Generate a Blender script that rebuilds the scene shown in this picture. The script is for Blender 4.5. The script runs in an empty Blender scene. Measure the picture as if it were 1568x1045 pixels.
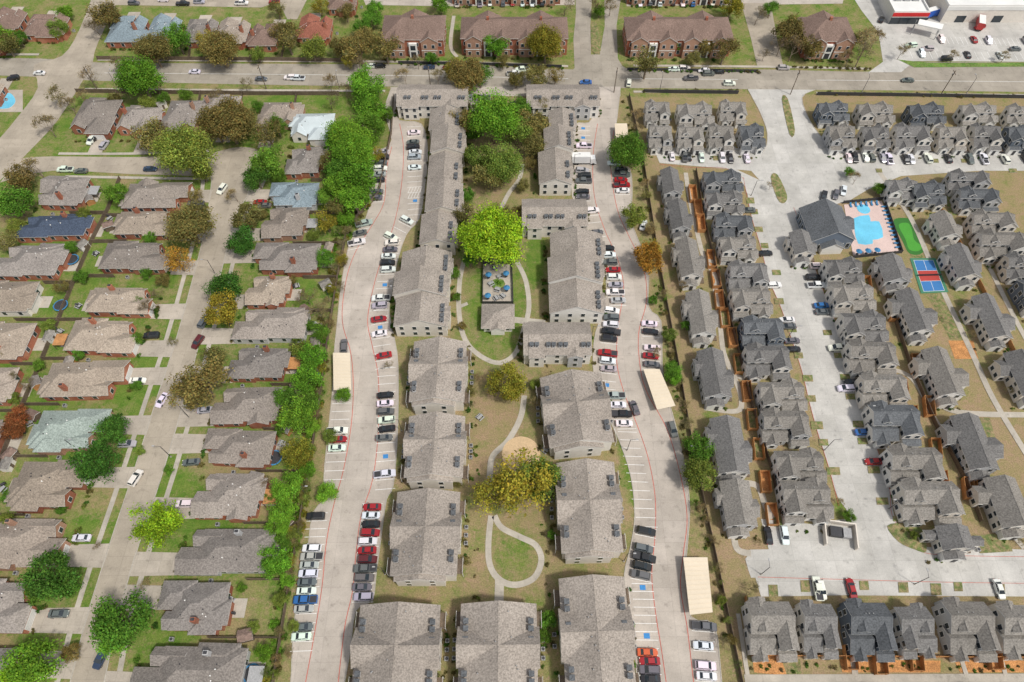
import bpy, math, random
import numpy as np
from mathutils import Vector
random.seed(11)
R=random.Random(5)
# ---------------- survey: aerial survey coordinates -> metres on level z ---------------
F=1045.0; P=math.radians(57.5); H=172.0
SP,CP=math.sin(P),math.cos(P)
def G(u,v,z=0.0):
    a=(u-784)/F; b=(v-522.5)/F
    t=(H-z)/(SP+b*CP)
    return (a*t,(CP-b*SP)*t)
def sc(v,z=0.0):
    k=SP+(v-522.5)/F*CP
    return F*k/(H-z)
def hp(v): return sc(v,4)*(CP-(v-522.5)/F*SP)
def GP(l,z=0.0): return [G(u,v,z) for u,v in l]
def smooth(pts,n=5,closed=False):
    out=[];N=len(pts)
    rng=range(N if closed else N-1)
    for i in rng:
        if closed: p0,p1,p2,p3=[pts[(i+k)%N] for k in(-1,0,1,2)]
        else: p0,p1,p2,p3=pts[max(i-1,0)],pts[i],pts[i+1],pts[min(i+2,N-1)]
        for j in range(n):
            t=j/n
            out.append(tuple(0.5*((2*p1[k])+(-p0[k]+p2[k])*t+(2*p0[k]-5*p1[k]+4*p2[k]-p3[k])*t*t+(-p0[k]+3*p1[k]-3*p2[k]+p3[k])*t**3) for k in(0,1)))
    if not closed: out.append(pts[-1])
    return out
# ---------------- materials ----------------
def nt(name):
    m=bpy.data.materials.new(name); m.use_nodes=True
    n=m.node_tree.nodes; b=n['Principled BSDF']; return m,n,m.node_tree.links,b
def mth(n,l,op,a,b=None):
    x=n.new('ShaderNodeMath');x.operation=op
    for i,s in enumerate((a,b)):
        if s is None: continue
        if isinstance(s,(int,float)): x.inputs[i].default_value=s
        else: l.new(s,x.inputs[i])
    return x.outputs[0]
def noi(n,l,scale,detail=3,coord='Object',rough=.6):
    tc=n.new('ShaderNodeTexCoord'); t=n.new('ShaderNodeTexNoise'); t.inputs['Scale'].default_value=scale
    t.inputs['Detail'].default_value=detail; t.inputs['Roughness'].default_value=rough
    l.new(tc.outputs[coord],t.inputs['Vector']); return t.outputs['Fac']
def mr(n,l,s,a,b,c,d):
    x=n.new('ShaderNodeMapRange'); l.new(s,x.inputs[0])
    for i,q in enumerate((a,b,c,d)): x.inputs[i+1].default_value=q
    return x.outputs[0]
def mat(name,col,rough=.8,coarse=.15,fine=.2,cs=.15,fs=4.0,rand=0.0,spec=.3,metal=0,col2=None,warm=None):
    m,n,l,b=nt(name)
    f1=noi(n,l,cs,4); f2=noi(n,l,fs,2)
    v=mth(n,l,'MULTIPLY',mr(n,l,f1,.3,.7,1-coarse,1+coarse),mr(n,l,f2,.3,.7,1-fine,1+fine))
    mx=n.new('ShaderNodeVectorMath'); mx.operation='SCALE'
    if rand or warm:
        oi=n.new('ShaderNodeObjectInfo')
        if rand: v=mth(n,l,'MULTIPLY',v,mr(n,l,oi.outputs['Random'],0,1,1-rand,1+rand))
    if col2 or warm:
        mm=n.new('ShaderNodeMix');mm.data_type='RGBA'; mm.inputs['A'].default_value=(*col,1);mm.inputs['B'].default_value=(*(col2 or warm),1)
        if warm: l.new(mth(n,l,'FRACT',mth(n,l,'MULTIPLY',oi.outputs['Random'],7.3)),mm.inputs['Factor'])
        else: l.new(mr(n,l,noi(n,l,cs*2.3,5),.4,.6,0,1),mm.inputs['Factor'])
        l.new(mm.outputs['Result'],mx.inputs[0])
    else: mx.inputs[0].default_value=col
    l.new(v,mx.inputs['Scale']); l.new(mx.outputs[0],b.inputs['Base Color'])
    b.inputs['Roughness'].default_value=rough; b.inputs['Specular IOR Level'].default_value=spec; b.inputs['Metallic'].default_value=metal
    return m
def concrete(name,col,joint=4.6,coarse=.14,jd=.80):
    m,n,l,b=nt(name)
    tc=n.new('ShaderNodeTexCoord'); br=n.new('ShaderNodeTexBrick'); l.new(tc.outputs['Object'],br.inputs['Vector'])
    br.offset=0; br.inputs['Scale'].default_value=1; br.inputs['Brick Width'].default_value=joint;br.inputs['Row Height'].default_value=joint
    br.inputs['Mortar Size'].default_value=.06; br.inputs['Mortar Smooth'].default_value=.3
    br.inputs['Color1'].default_value=(1,1,1,1);br.inputs['Color2'].default_value=(.90,.90,.89,1);br.inputs['Mortar'].default_value=(jd,jd,jd,1)
    v=mth(n,l,'MULTIPLY',mr(n,l,noi(n,l,.12,6,rough=.7),.3,.7,1-coarse,1+coarse),mr(n,l,noi(n,l,3.5,3),.3,.7,.92,1.08))
    v=mth(n,l,'MULTIPLY',v,mr(n,l,noi(n,l,.5,4),.58,.75,1,.68))
    v=mth(n,l,'MULTIPLY',v,mr(n,l,noi(n,l,.06,3),.35,.65,.93,1.05))
    a=n.new('ShaderNodeVectorMath');a.operation='MULTIPLY';l.new(br.outputs['Color'],a.inputs[0]);a.inputs[1].default_value=col
    s=n.new('ShaderNodeVectorMath');s.operation='SCALE';l.new(a.outputs[0],s.inputs[0]);l.new(v,s.inputs['Scale'])
    l.new(s.outputs[0],b.inputs['Base Color']);b.inputs['Roughness'].default_value=.85;b.inputs['Specular IOR Level'].default_value=.2
    return m
def objcol(name,rough=.3,coat=.5,leaf=False):
    m,n,l,b=nt(name); oi=n.new('ShaderNodeObjectInfo')
    s=n.new('ShaderNodeVectorMath');s.operation='SCALE';l.new(oi.outputs['Color'],s.inputs[0])
    if leaf:
        at=n.new('ShaderNodeAttribute');at.attribute_name='tint'
        v=mth(n,l,'MULTIPLY',at.outputs['Fac'],mr(n,l,noi(n,l,.5,3),.3,.7,.75,1.25))
        l.new(v,s.inputs['Scale'])
        hm=n.new('ShaderNodeMix');hm.data_type='RGBA';hm.inputs['A'].default_value=(.78,1,.95,1);hm.inputs['B'].default_value=(1.3,1.02,.9,1)
        l.new(mr(n,l,noi(n,l,1.7,3),.35,.65,0,1),hm.inputs['Factor'])
        s2=n.new('ShaderNodeVectorMath');s2.operation='MULTIPLY';l.new(s.outputs[0],s2.inputs[0]);l.new(hm.outputs['Result'],s2.inputs[1]); s=s2
        b.inputs['Roughness'].default_value=.7;b.inputs['Specular IOR Level'].default_value=.15
        out=n['Material Output']; tr=n.new('ShaderNodeBsdfTranslucent'); mx=n.new('ShaderNodeMixShader');mx.inputs[0].default_value=.35
        l.new(s.outputs[0],tr.inputs['Color']);l.new(b.outputs[0],mx.inputs[1]);l.new(tr.outputs[0],mx.inputs[2]);l.new(mx.outputs[0],out.inputs[0])
    else:
        s.inputs['Scale'].default_value=1
        b.inputs['Roughness'].default_value=rough;b.inputs['Coat Weight'].default_value=coat
    l.new(s.outputs[0],b.inputs['Base Color']); return m
M={}
M['road_l']=concrete('street_concrete',(.39,.34,.275))
M['road_a']=concrete('complex_concrete',(.46,.41,.36),5.5)
M['road_r']=concrete('new_concrete',(.49,.475,.445),5)
M['road_t']=concrete('avenue_concrete',(.34,.305,.255),4)
M['drive']=concrete('driveway_concrete',(.44,.39,.33),3)
M['walk']=concrete('sidewalk_concrete',(.45,.41,.35),1.5,jd=.88)
M['kerb']=mat('kerb',(.40,.37,.32))
M['red']=mat('red_paint',(.46,.13,.10),coarse=.25,fine=.25,fs=2)
M['white']=mat('white_paint',(.75,.75,.73),coarse=.1,fine=.15)
M['blue']=mat('blue_paint',(.05,.22,.5))
SH_=dict(coarse=.14,fine=.34,fs=2.6,rough=.95,spec=.1)
M['roof_apt']=mat('apartment_shingles',(.30,.265,.232),rand=.08,**SH_)
M['roof_h']=mat('house_shingles',(.235,.215,.20),rand=.2,warm=(.29,.245,.205),**SH_)
M['roof_h2']=mat('tan_shingles',(.31,.26,.21),rand=.15,**SH_)
M['roof_blue']=mat('blue_gray_shingles',(.20,.25,.28),rand=.1,**SH_)
M['roof_navy']=mat('dark_blue_shingles',(.065,.085,.125),**SH_)
M['roof_green']=mat('green_gray_shingles',(.29,.34,.31),**SH_)
M['roof_red']=mat('red_shingles',(.25,.10,.07),rand=.15,**SH_)
M['roof_brown']=mat('brown_shingles',(.205,.145,.12),rand=.08,**SH_)
M['roof_s']=mat('slate_shingles',(.165,.16,.155),rand=.14,**SH_)
M['roof_s2']=mat('warm_slate_shingles',(.225,.21,.19),rand=.12,**SH_)
M['roof_s3']=mat('blue_slate_shingles',(.115,.122,.13),rand=.12,**SH_)
M['metal_roof']=mat('light_metal_roof',(.50,.56,.58),rough=.5,fine=.06)
M['tan']=mat('tan_metal',(.66,.57,.44),fine=.05,coarse=.06,rough=.6)
M['brick']=mat('red_brick',(.33,.11,.065),coarse=.2,fine=.3,fs=6,rand=.25,col2=(.36,.16,.10))
M['brick2']=mat('tan_brick',(.39,.23,.16),coarse=.2,fine=.3,fs=6,rand=.15)
M['siding']=mat('white_siding',(.72,.70,.66),coarse=.05,fine=.06,fs=1.5,warm=(.66,.60,.52))
M['siding_g']=mat('gray_siding',(.46,.46,.46),coarse=.06,fine=.08,rand=.1)
M['siding_d']=mat('dark_siding',(.12,.145,.18),coarse=.06,fine=.08,rand=.2)
M['trim']=mat('trim',(.74,.73,.70),fine=.04,coarse=.04)
M['glass']=mat('window_glass',(.03,.04,.05),rough=.12,spec=.6,fine=0,coarse=.1)
M['dark']=mat('dark_metal',(.05,.05,.055),rough=.5)
M['vent']=mat('vent_metal',(.34,.34,.34),rough=.5)
M['wood']=mat('weathered_wood',(.14,.105,.075),coarse=.25,fine=.3,cs=.4)
M['cedar']=mat('cedar_fence',(.45,.22,.085),coarse=.25,fine=.2,cs=.4)
M['mulch']=mat('cedar_mulch',(.46,.22,.08),coarse=.3,fine=.35,cs=.5)
M['bed']=mat('bed_grass',(.12,.16,.045),coarse=.3,fine=.35,cs=.4,col2=(.27,.21,.11))
M['lawn']=mat('lawn_grass',(.10,.20,.03),coarse=.3,fine=.35,cs=.2,fs=2,col2=(.15,.20,.05))
M['sand']=mat('sand',(.58,.42,.25),coarse=.1,fine=.15)
M['turf']=mat('putting_turf',(.07,.30,.04),coarse=.08,fine=.1)
M['turf_d']=mat('fringe_turf',(.04,.16,.03),coarse=.08,fine=.1)
M['court_b']=mat('court_blue',(.05,.18,.42),coarse=.05,fine=.05)
M['court_r']=mat('court_red',(.42,.06,.05),coarse=.05,fine=.05)
M['court_g']=mat('court_green',(.06,.20,.12),coarse=.05,fine=.05)
M['deck']=mat('pool_deck',(.60,.46,.42),coarse=.1,fine=.1)
M['water']=mat('pool_water',(.15,.52,.72),rough=.08,spec=.6,coarse=.15,fine=.1)
M['bark']=mat('bark',(.21,.165,.12),coarse=.2,fine=.3)
M['tire']=mat('tire_rubber',(.02,.02,.02),rough=.9)
M['hub']=mat('wheel_alloy',(.4,.4,.42),rough=.35,metal=.7)
M['paint']=objcol('car_paint'); M['leaf']=objcol('leaves',leaf=True)
M['lamp']=mat('lamp_lens',(.7,.68,.6),rough=.2); M['tail']=mat('tail_lens',(.45,.02,.02),rough=.2)
M['redsign']=mat('red_sign',(.55,.03,.03)); M['awn']=mat('blue_canvas',(.05,.2,.38))
M['comm']=mat('white_membrane_roof',(.70,.70,.68),coarse=.08,fine=.05)
# ---------------- mesh builder ----------------
class MB:
    def __init__(s): s.v=[];s.f=[];s.m=[];s.ms=[]
    def mi(s,k):
        if k not in s.ms: s.ms.append(k)
        return s.ms.index(k)
    def face(s,pts,k):
        n=len(s.v); s.v+=[tuple(p) for p in pts]; s.f.append(tuple(range(n,n+len(pts)))); s.m.append(s.mi(k))
    def hexa(s,b,t,k,kt=None):
        n=len(b)
        s.face(t,kt or k); s.face(b[::-1],k)
        for i in range(n): s.face([b[i],b[(i+1)%n],t[(i+1)%n],t[i]],k)
    def box(s,x0,y0,z0,x1,y1,z1,k,kt=None):
        q=[(x0,y0),(x1,y0),(x1,y1),(x0,y1)]
        s.hexa([(a,b,z0) for a,b in q],[(a,b,z1) for a,b in q],k,kt)
    def flat(s,pts,z,k): s.face([(x,y,z) for x,y in pts],k)
    def cyl(s,cx,cy,z0,z1,r0,r1,k,n=10,kt=None):
        q=[(math.cos(2*math.pi*i/n),math.sin(2*math.pi*i/n)) for i in range(n)]
        s.hexa([(cx+r0*a,cy+r0*b,z0) for a,b in q],[(cx+r1*a,cy+r1*b,z1) for a,b in q],k,kt)
    def limb(s,p,q,r0,r1,k,n=5):
        p=Vector(p);q=Vector(q);d=(q-p).normalized(); a=d.orthogonal().normalized(); b=d.cross(a)
        c=[(math.cos(6.283*i/n),math.sin(6.283*i/n)) for i in range(n)]
        B=[tuple(p+a*(x*r0)+b*(y*r0)) for x,y in c];T=[tuple(q+a*(x*r1)+b*(y*r1)) for x,y in c]
        for i in range(n): s.face([B[i],B[(i+1)%n],T[(i+1)%n],T[i]],k)
    def ribbon(s,pts,w,z,k,h=0):
        L=[];Rr=[];n=len(pts)
        for i in range(n):
            a=Vector(pts[max(i-1,0)]);b=Vector(pts[min(i+1,n-1)]);d=(b-a)
            if d.length<1e-6:d=Vector((1,0))
            d.normalize(); nn=Vector((-d.y,d.x))*w/2; c=Vector(pts[i])
            L.append(c+nn);Rr.append(c-nn)
        for i in range(n-1):
            s.face([(Rr[i].x,Rr[i].y,z+h),(Rr[i+1].x,Rr[i+1].y,z+h),(L[i+1].x,L[i+1].y,z+h),(L[i].x,L[i].y,z+h)],k)
            if h:
                for Q in (L,Rr): s.face([(Q[i].x,Q[i].y,z),(Q[i+1].x,Q[i+1].y,z),(Q[i+1].x,Q[i+1].y,z+h),(Q[i].x,Q[i].y,z+h)],k)
        if h:
            for i in (0,n-1): s.face([(L[i].x,L[i].y,z),(Rr[i].x,Rr[i].y,z),(Rr[i].x,Rr[i].y,z+h),(L[i].x,L[i].y,z+h)],k)
    def mesh(s,name):
        me=bpy.data.meshes.new(name); me.from_pydata(s.v,[],s.f)
        for k in s.ms: me.materials.append(M[k])
        me.polygons.foreach_set('material_index',s.m); me.update(); return me
    def build(s,name,loc=(0,0,0),rz=0): return place(s.mesh(name),name,loc,rz)
def place(me,name,loc=(0,0,0),rz=0,scale=None,col=None):
    o=bpy.data.objects.new(name,me); o.location=loc; o.rotation_euler[2]=rz
    if scale: o.scale=scale
    if col: o.color=(*col,1)
    bpy.context.scene.collection.objects.link(o); return o
# ---------------- roof / building parts ----------------
def gable(mb,x0,y0,x1,y1,h,p,ax,rk,wk,o=.45,z0=0,t=.16,base=True):
    if base: mb.box(x0,y0,z0,x1,y1,h,wk)
    T=(lambda a,b,z:(a,b,z)) if ax=='x' else (lambda a,b,z:(b,a,z))
    if ax=='x': a0,a1,b0,b1=x0,x1,y0,y1
    else: a0,a1,b0,b1=y0,y1,x0,x1
    bc=(b0+b1)/2; hf=(b1-b0)/2; zr=h+hf*p; g=.25
    for a in (a0+.01,a1-.01): mb.face([T(a,b0+.01,h-.01),T(a,b1-.01,h-.01),T(a,bc,zr)],wk)
    for sg,be in ((-1,b0),(1,b1)):
        e=be+sg*o; ze=h-o*p
        top=[T(a0-g,e,ze+t),T(a1+g,e,ze+t),T(a1+g,bc,zr+t),T(a0-g,bc,zr+t)]
        bot=[T(a0-g,e,ze),T(a1+g,e,ze),T(a1+g,bc,zr),T(a0-g,bc,zr)]
        mb.face(top,rk); mb.face(bot,'trim')
        for i in (0,1,3): mb.face([bot[i],bot[(i+1)%4],top[(i+1)%4],top[i]],'trim')
    mb.hexa([T(a0-g,bc-.14,zr+t-.06),T(a1+g,bc-.14,zr+t-.06),T(a1+g,bc+.14,zr+t-.06),T(a0-g,bc+.14,zr+t-.06)],
            [T(a0-g,bc-.05,zr+t+.04),T(a1+g,bc-.05,zr+t+.04),T(a1+g,bc+.05,zr+t+.04),T(a0-g,bc+.05,zr+t+.04)],rk)
    return zr
def hip(mb,x0,y0,x1,y1,h,p,rk,wk,o=.38,z0=0,t=.16):
    mb.box(x0,y0,z0,x1,y1,h,wk)
    X0,Y0,X1,Y1=x0-o,y0-o,x1+o,y1+o; ze=h-.05; w,d=X1-X0,Y1-Y0; hf=min(w,d)/2; zr=ze+t+hf*p
    E=[(X0,Y0),(X1,Y0),(X1,Y1),(X0,Y1)]
    if w>=d: r0,r1=((X0+hf,(Y0+Y1)/2,zr),(X1-hf-.01,(Y0+Y1)/2,zr))
    else: r0,r1=(((X0+X1)/2,Y0+hf,zr),((X0+X1)/2,Y1-hf-.01,zr))
    e=[(a,b,ze+t) for a,b in E]
    if w>=d: fs=[[e[0],e[1],r1,r0],[e[1],e[2],r1],[e[2],e[3],r0,r1],[e[3],e[0],r0]]
    else: fs=[[e[0],e[1],r0],[e[1],e[2],r1,r0],[e[2],e[3],r1],[e[3],e[0],r0,r1]]
    for f in fs: mb.face(f,rk)
    b=[(a,c,ze) for a,c in E]; mb.face(b,'trim')
    for i in range(4): mb.face([b[i],b[(i+1)%4],e[(i+1)%4],e[i]],'trim')
    return zr
def wins(mb,x0,y0,x1,y1,levels,step=3.2,sides='SNEW',ww=1.1,wh=1.4):
    def one(cx,cy,z,ax,sg):
        for dw,dh,pr,k in ((.12,.12,.05,'trim'),(0,0,.09,'glass')):
            a=ww/2+dw; 
            if ax=='y': mb.box(cx-a,min(cy,cy+sg*pr),z-dh,cx+a,max(cy,cy+sg*pr),z+wh+dh,k)
            else: mb.box(min(cx,cx+sg*pr),cy-a,z-dh,max(cx,cx+sg*pr),cy+a,z+wh+dh,k)
    for z in levels:
        nx=max(1,int((x1-x0)/step)); ny=max(1,int((y1-y0)/step))
        for i in range(nx):
            x=x0+(i+.5)*(x1-x0)/nx
            if 'S' in sides: one(x,y0,z,'y',-1)
            if 'N' in sides: one(x,y1,z,'y',1)
        for i in range(ny):
            y=y0+(i+.5)*(y1-y0)/ny
            if 'W' in sides: one(x0,y,z,'x',-1)
            if 'E' in sides: one(x1,y,z,'x',1)
def boxm(b,z):
    x0,y0,x1,y1=b; c=G((x0+x1)/2,(y0+y1)/2,z); yc=(y0+y1)/2; s=sc(yc,z); k=SP+(yc-522.5)/F*CP
    return c[0],c[1],(x1-x0)/s,(y1-y0)/(s*k)
# ---------------- GROUND ----------------
xs=np.concatenate([[-6000,-3000,-1500,-800,-500,-350],np.arange(-270,271,1.4),[350,500,800,1500,3000,6000]])
ys=np.concatenate([[-6000,-2500,-1000,-400,-150,-50],np.arange(-10,335,1.4),[400,550,900,1600,3000,7000]])
X,Y=np.meshgrid(xs,ys); nx,ny=len(xs),len(ys)
g=np.full(X.shape,.45); dt=np.full(X.shape,.1)
def polymask(poly,soft=0):
    pts=GP(poly); ins=np.zeros(X.shape,bool); n=len(pts)
    for i in range(n):
        x1,y1=pts[i];x2,y2=pts[(i+1)%n]
        c=((y1>Y)!=(y2>Y)); 
        xi=(x2-x1)*(Y-y1)/((y2-y1) if abs(y2-y1)>1e-9 else 1e-9)+x1
        ins^=(c&(X<xi))
    return ins
def setp(poly,gv,dv):
    m=polymask(poly); g[m]=gv; dt[m]=dv
FL=[(603,150),(600,205),(580,300),(533,350),(517,430),(503,520),(490,620),(474,720),(457,820),(440,920),(420,1045),(405,1120)]
FR=[(963,148),(985,250),(1008,400),(1038,560),(1062,700),(1088,820),(1135,1045),(1150,1120)]
LEFTP=[(-300,140)]+FL+[(-500,1120)]
setp(LEFTP,.66,.10)
setp(FL[:]+FR[::-1],.36,.33)
setp(FR+[(2000,1120),(2000,140)],.2,.38)
setp([(-300,-60),(1330,-60),(1330,92),(-300,92)],.6,.12)
blobs=[(760,470,60,100,.95,.0),(755,370,60,60,.85,.1),(820,400,22,60,1,0),(750,250,40,70,.4,.5),(760,640,55,70,.2,.5),(735,720,35,60,.15,.55),
 (790,850,40,40,.6,.1),(730,880,25,90,.35,.45),(820,780,30,40,.3,.45),(775,830,60,30,.55,.2),(960,700,15,60,1,0),(975,760,12,50,1,0),(700,610,10,40,.5,.5),
 (1075,870,20,60,.3,.5),(1020,420,14,120,.3,.5),(1110,930,20,90,.25,.5),(1065,750,14,60,.5,.3),(520,330,40,60,.9,0),(440,150,50,14,1,0),
 (500,150,40,14,1,0),(380,920,35,35,.45,.35),(400,1010,40,30,1,0),(465,1000,20,40,.4,.45),(900,60,20,50,.5,.3),(690,95,60,10,.8,.1),(150,420,25,100,.9,0),(70,610,50,60,.9,.0),
 (80,460,25,30,1,0),(190,600,35,25,1,0),(220,550,25,20,1,0),(130,800,25,20,1,0),(120,870,20,30,.9,0),(465,450,35,40,.9,.05),(460,550,30,25,1,0),(475,650,20,60,.9,0),
 (440,740,25,40,.9,0),(435,850,20,40,.9,0),(480,400,30,20,.9,0),(150,310,30,30,.8,.1),(255,430,20,15,.8,.1),(1290,780,20,20,.9,0),(1515,650,60,80,.1,.45),
 (1450,480,20,60,.45,.3),(1560,680,40,60,.15,.5),(1430,510,25,25,.2,.5),(1400,985,300,40,.1,.7),(1130,820,40,60,.25,.6),(1090,640,20,60,.45,.3),(1440,430,80,60,.4,.3)]
for u,v,ru,rv,gg,dd in blobs:
    c=G(u,v); s=sc(v); k=SP+(v-522.5)/F*CP
    w=np.clip(1.6-1.6*np.sqrt(((X-c[0])/(ru/s))**2+((Y-c[1])/(rv/s/k))**2),0,1)
    g[:]=g*(1-w)+gg*w; dt[:]=dt*(1-w)+dd*w
ml=polymask(LEFTP)
for _ in range(90):
    u=R.uniform(-20,480); v=R.uniform(150,1040); c=G(u,v); r=R.uniform(4,9)
    w=np.clip(1.5-1.5*np.hypot(X-c[0],Y-c[1])/r,0,.8); gg,dd=R.choice([(.15,.3),(.3,.2),(.2,.1),(1,0),(1,0),(.9,0)])
    w=w*ml; g[:]=g*(1-w)+gg*w; dt[:]=dt*(1-w)+dd*w
idx=np.arange(nx*ny).reshape(ny,nx)
fc=np.stack([idx[:-1,:-1],idx[:-1,1:],idx[1:,1:],idx[1:,:-1]],-1).reshape(-1,4)
me=bpy.data.meshes.new('ground'); V=np.stack([X,Y,np.zeros_like(X)],-1).reshape(-1,3)
me.vertices.add(len(V)); me.vertices.foreach_set('co',V.ravel()); me.loops.add(fc.size); me.loops.foreach_set('vertex_index',fc.ravel())
me.polygons.add(len(fc)); me.polygons.foreach_set('loop_start',np.arange(0,fc.size,4)); me.polygons.foreach_set('loop_total',np.full(len(fc),4)); me.update(); me.validate()
ca=me.color_attributes.new('cover','FLOAT_COLOR','POINT'); C=np.ones((len(V),4)); C[:,0]=g.ravel();C[:,1]=dt.ravel();C[:,2]=0; ca.data.foreach_set('color',C.ravel())
m,n,l,b=nt('ground_cover'); at=n.new('ShaderNodeAttribute');at.attribute_name='cover';sep=n.new('ShaderNodeSeparateColor');l.new(at.outputs['Color'],sep.inputs[0])
def mixc(fac,a,bb):
    x=n.new('ShaderNodeMix');x.data_type='RGBA';l.new(fac,x.inputs['Factor'])
    for q,i in((a,'A'),(bb,'B')):
        if isinstance(q,tuple):x.inputs[i].default_value=(*q,1)
        else:l.new(q,x.inputs[i])
    return x.outputs['Result']
nz=mr(n,l,noi(n,l,.16,7,rough=.72),.25,.75,-.6,.6); nz2=mr(n,l,noi(n,l,1.1,5,rough=.7),.3,.7,-.38,.38)
gf=mth(n,l,'ADD',mth(n,l,'ADD',sep.outputs[0],nz),nz2); gf=mr(n,l,gf,.15,.85,0,1)
grn=mixc(mr(n,l,noi(n,l,.35,4),.35,.65,0,1),(.085,.17,.024),(.155,.21,.045))
c1=mixc(gf,(.28,.225,.115),grn)
df=mth(n,l,'ADD',mth(n,l,'ADD',sep.outputs[1],mr(n,l,noi(n,l,.22,6,rough=.7),.25,.75,-.5,.5)),nz2); df=mr(n,l,df,.3,.7,0,1)
c2=mixc(df,c1,mixc(noi(n,l,.9,3),(.37,.265,.16),(.27,.195,.125)))
s=n.new('ShaderNodeVectorMath');s.operation='SCALE';l.new(c2,s.inputs[0]);l.new(mr(n,l,noi(n,l,3,4,rough=.75),.3,.7,.6,1.32),s.inputs['Scale'])
l.new(s.outputs[0],b.inputs['Base Color']);b.inputs['Roughness'].default_value=1;b.inputs['Specular IOR Level'].default_value=.05
me.materials.append(m); place(me,'ground')
# ---------------- ROADS ----------------
KERB=MB()
def road(name,left,right,k,z,sm=5,kerb=True,z1=.0):
    L=smooth(GP(left),sm) if sm else GP(left); Q=smooth(GP(right),sm) if sm else GP(right)
    mb=MB()
    mb.flat(L+Q[::-1],z,k)
    mb.build(name)
    if kerb:
        for e in (L,Q): KERB.ribbon(e,.22,z-.03,'kerb',h=.13)
    return L,Q
road('avenue_road',[(-150,88),(60,90),(150,96),(400,98),(700,100),(880,107),(960,105),(1180,107),(1350,110),(1400,96),(1700,98)],
     [(-150,112),(60,118),(150,124),(400,130),(700,134),(940,135),(1150,137),(1240,138),(1400,139),(1700,143)],'road_t',.03,3,False)
road('collector_street',[(-90,300),(-10,222),(25,182),(58,135),(52,100),(95,86),(122,45),(150,-30)],[(-60,335),(5,272),(42,235),(88,185),(128,122),(142,96),(150,66),(196,-30)],'road_l',.045,3,False)
road('residential_street',[(30,243),(80,240),(200,241),(300,238),(335,232),(362,226),(390,228),(404,240)],[(0,280),(80,262),(200,267),(300,270),(322,275),(350,282),(385,275),(404,242)],'road_l',.06,3,False)
SL,SR=road('neighborhood_street',[(325,262),(322,300),(312,360),(300,410),(270,520),(240,612),(202,732),(163,850),(132,950),(108,1045),(85,1130)],
     [(402,246),(388,285),(362,330),(350,375),(335,430),(306,524),(283,612),(247,732),(208,850),(180,950),(160,1045),(140,1130)],'road_l',.075,4)
def edge_x(poly,y):
    p=sorted(poly,key=lambda q:q[1]); ysx=[q[1] for q in p]; return float(np.interp(y,ysx,[q[0] for q in p]))
road('apartment_drive',[(598,138),(590,165),(594,190),(600,215),(588,228),(572,232),(565,270),(566,305),(560,335),(538,368),(528,405),(520,460),(516,500),(512,540),(510,590),(504,650),(496,735),(503,760),(480,785),(470,850),(455,920),(448,990),(445,1050),(430,1130)],
     [(612,138),(606,165),(612,185),(645,190),(655,230),(650,290),(642,335),(622,360),(606,410),(600,450),(596,480),(608,540),(610,600),(608,680),(602,745),(592,765),(584,820),(576,880),(570,920),(545,935),(536,1000),(525,1060),(515,1130)],'road_a',.045,3)
road('apartment_drive',[(918,136),(912,165),(902,188),(880,192),(876,240),(876,300),(890,325),(904,362),(918,378),(928,420),(926,470),(912,510),(908,560),(916,600),(932,640),(950,680),(966,730),(972,790),(965,840),(956,880),(962,930),(972,990),(975,1050),(980,1130)],
     [(950,136),(945,180),(938,230),(938,255),(964,258),(968,300),(966,335),(978,370),(993,410),(993,470),(1012,492),(1014,560),(1020,600),(1034,650),(1050,720),(1056,780),(1052,840),(1050,880),(1058,945),(1094,958),(1105,1045),(1118,1130)],'road_a',.045,3)
road('apartment_cross_drive',[(598,134),(700,132),(800,134),(950,133)],[(598,146),(700,146),(800,148),(950,148)],'road_a',.06,2,False)
road('entrance_road',[(1145,137),(1152,150),(1165,175),(1175,205),(1170,230),(1148,232),(1010,228)],[(1248,138),(1228,150),(1240,185),(1262,215),(1290,236),(1340,232),(1700,234)],'road_r',.05,3)
me_=MB(); me_.flat(GP([(1000,226),(1100,228),(1170,226),(1240,215),(1300,234),(1400,234),(1720,236),(1720,262),(1500,262),(1380,270),(1330,290),(1300,308),(1260,318),(1215,320),(1185,300),(1150,262),(1080,256),(1010,250)]),.063,'road_r'); me_.build('cottage_street')
road('cottage_main_street',[(1110,252),(1140,285),(1150,330),(1165,380),(1178,430),(1195,470),(1212,520),(1228,570),(1240,620),(1254,670),(1270,720),(1282,760),(1300,790),(1300,832),(1270,850),(1150,845),(1150,885)],
     [(1215,300),(1228,330),(1236,370),(1246,405),(1262,450),(1282,500),(1300,550),(1315,600),(1330,650),(1347,700),(1362,750),(1372,800),(1395,830),(1420,846),(1500,852),(1720,852),(1720,892)],'road_r',.077,3,False)
mb=MB(); mb.flat(GP([(1148,842),(1420,838),(1720,846),(1720,912),(1590,914),(1290,912),(1165,914),(1155,880)]),.09,'road_r'); mb.build('cottage_cross_street')
mb=MB(); mb.flat(GP([(1250,800),(1345,790),(1400,846),(1250,850)]),.10,'road_r');mb.flat(GP([(1165,795),(1262,805),(1262,846),(1178,846)]),.104,'road_r'); mb.build('parking_apron')
road('entrance_drive',[(880,110),(878,60),(882,20),(880,-30)],[(905,110),(905,92),(904,40),(908,-30)],'road_t',.07,0,False)
road('entrance_drive',[(922,110),(918,85),(926,40),(925,-30)],[(958,110),(946,90),(944,40),(955,-30)],'road_t',.07,0,False)
mb=MB(); mb.flat(GP([(874,111),(898,84),(925,84),(965,109)]),.08,'road_t')
mb.flat(GP([(545,-30),(880,-30),(880,8),(690,10),(560,8)]),.05,'road_a'); mb.flat(GP([(950,-30),(1300,-30),(1290,6),(1130,8),(960,10)]),.05,'road_a')
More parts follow.
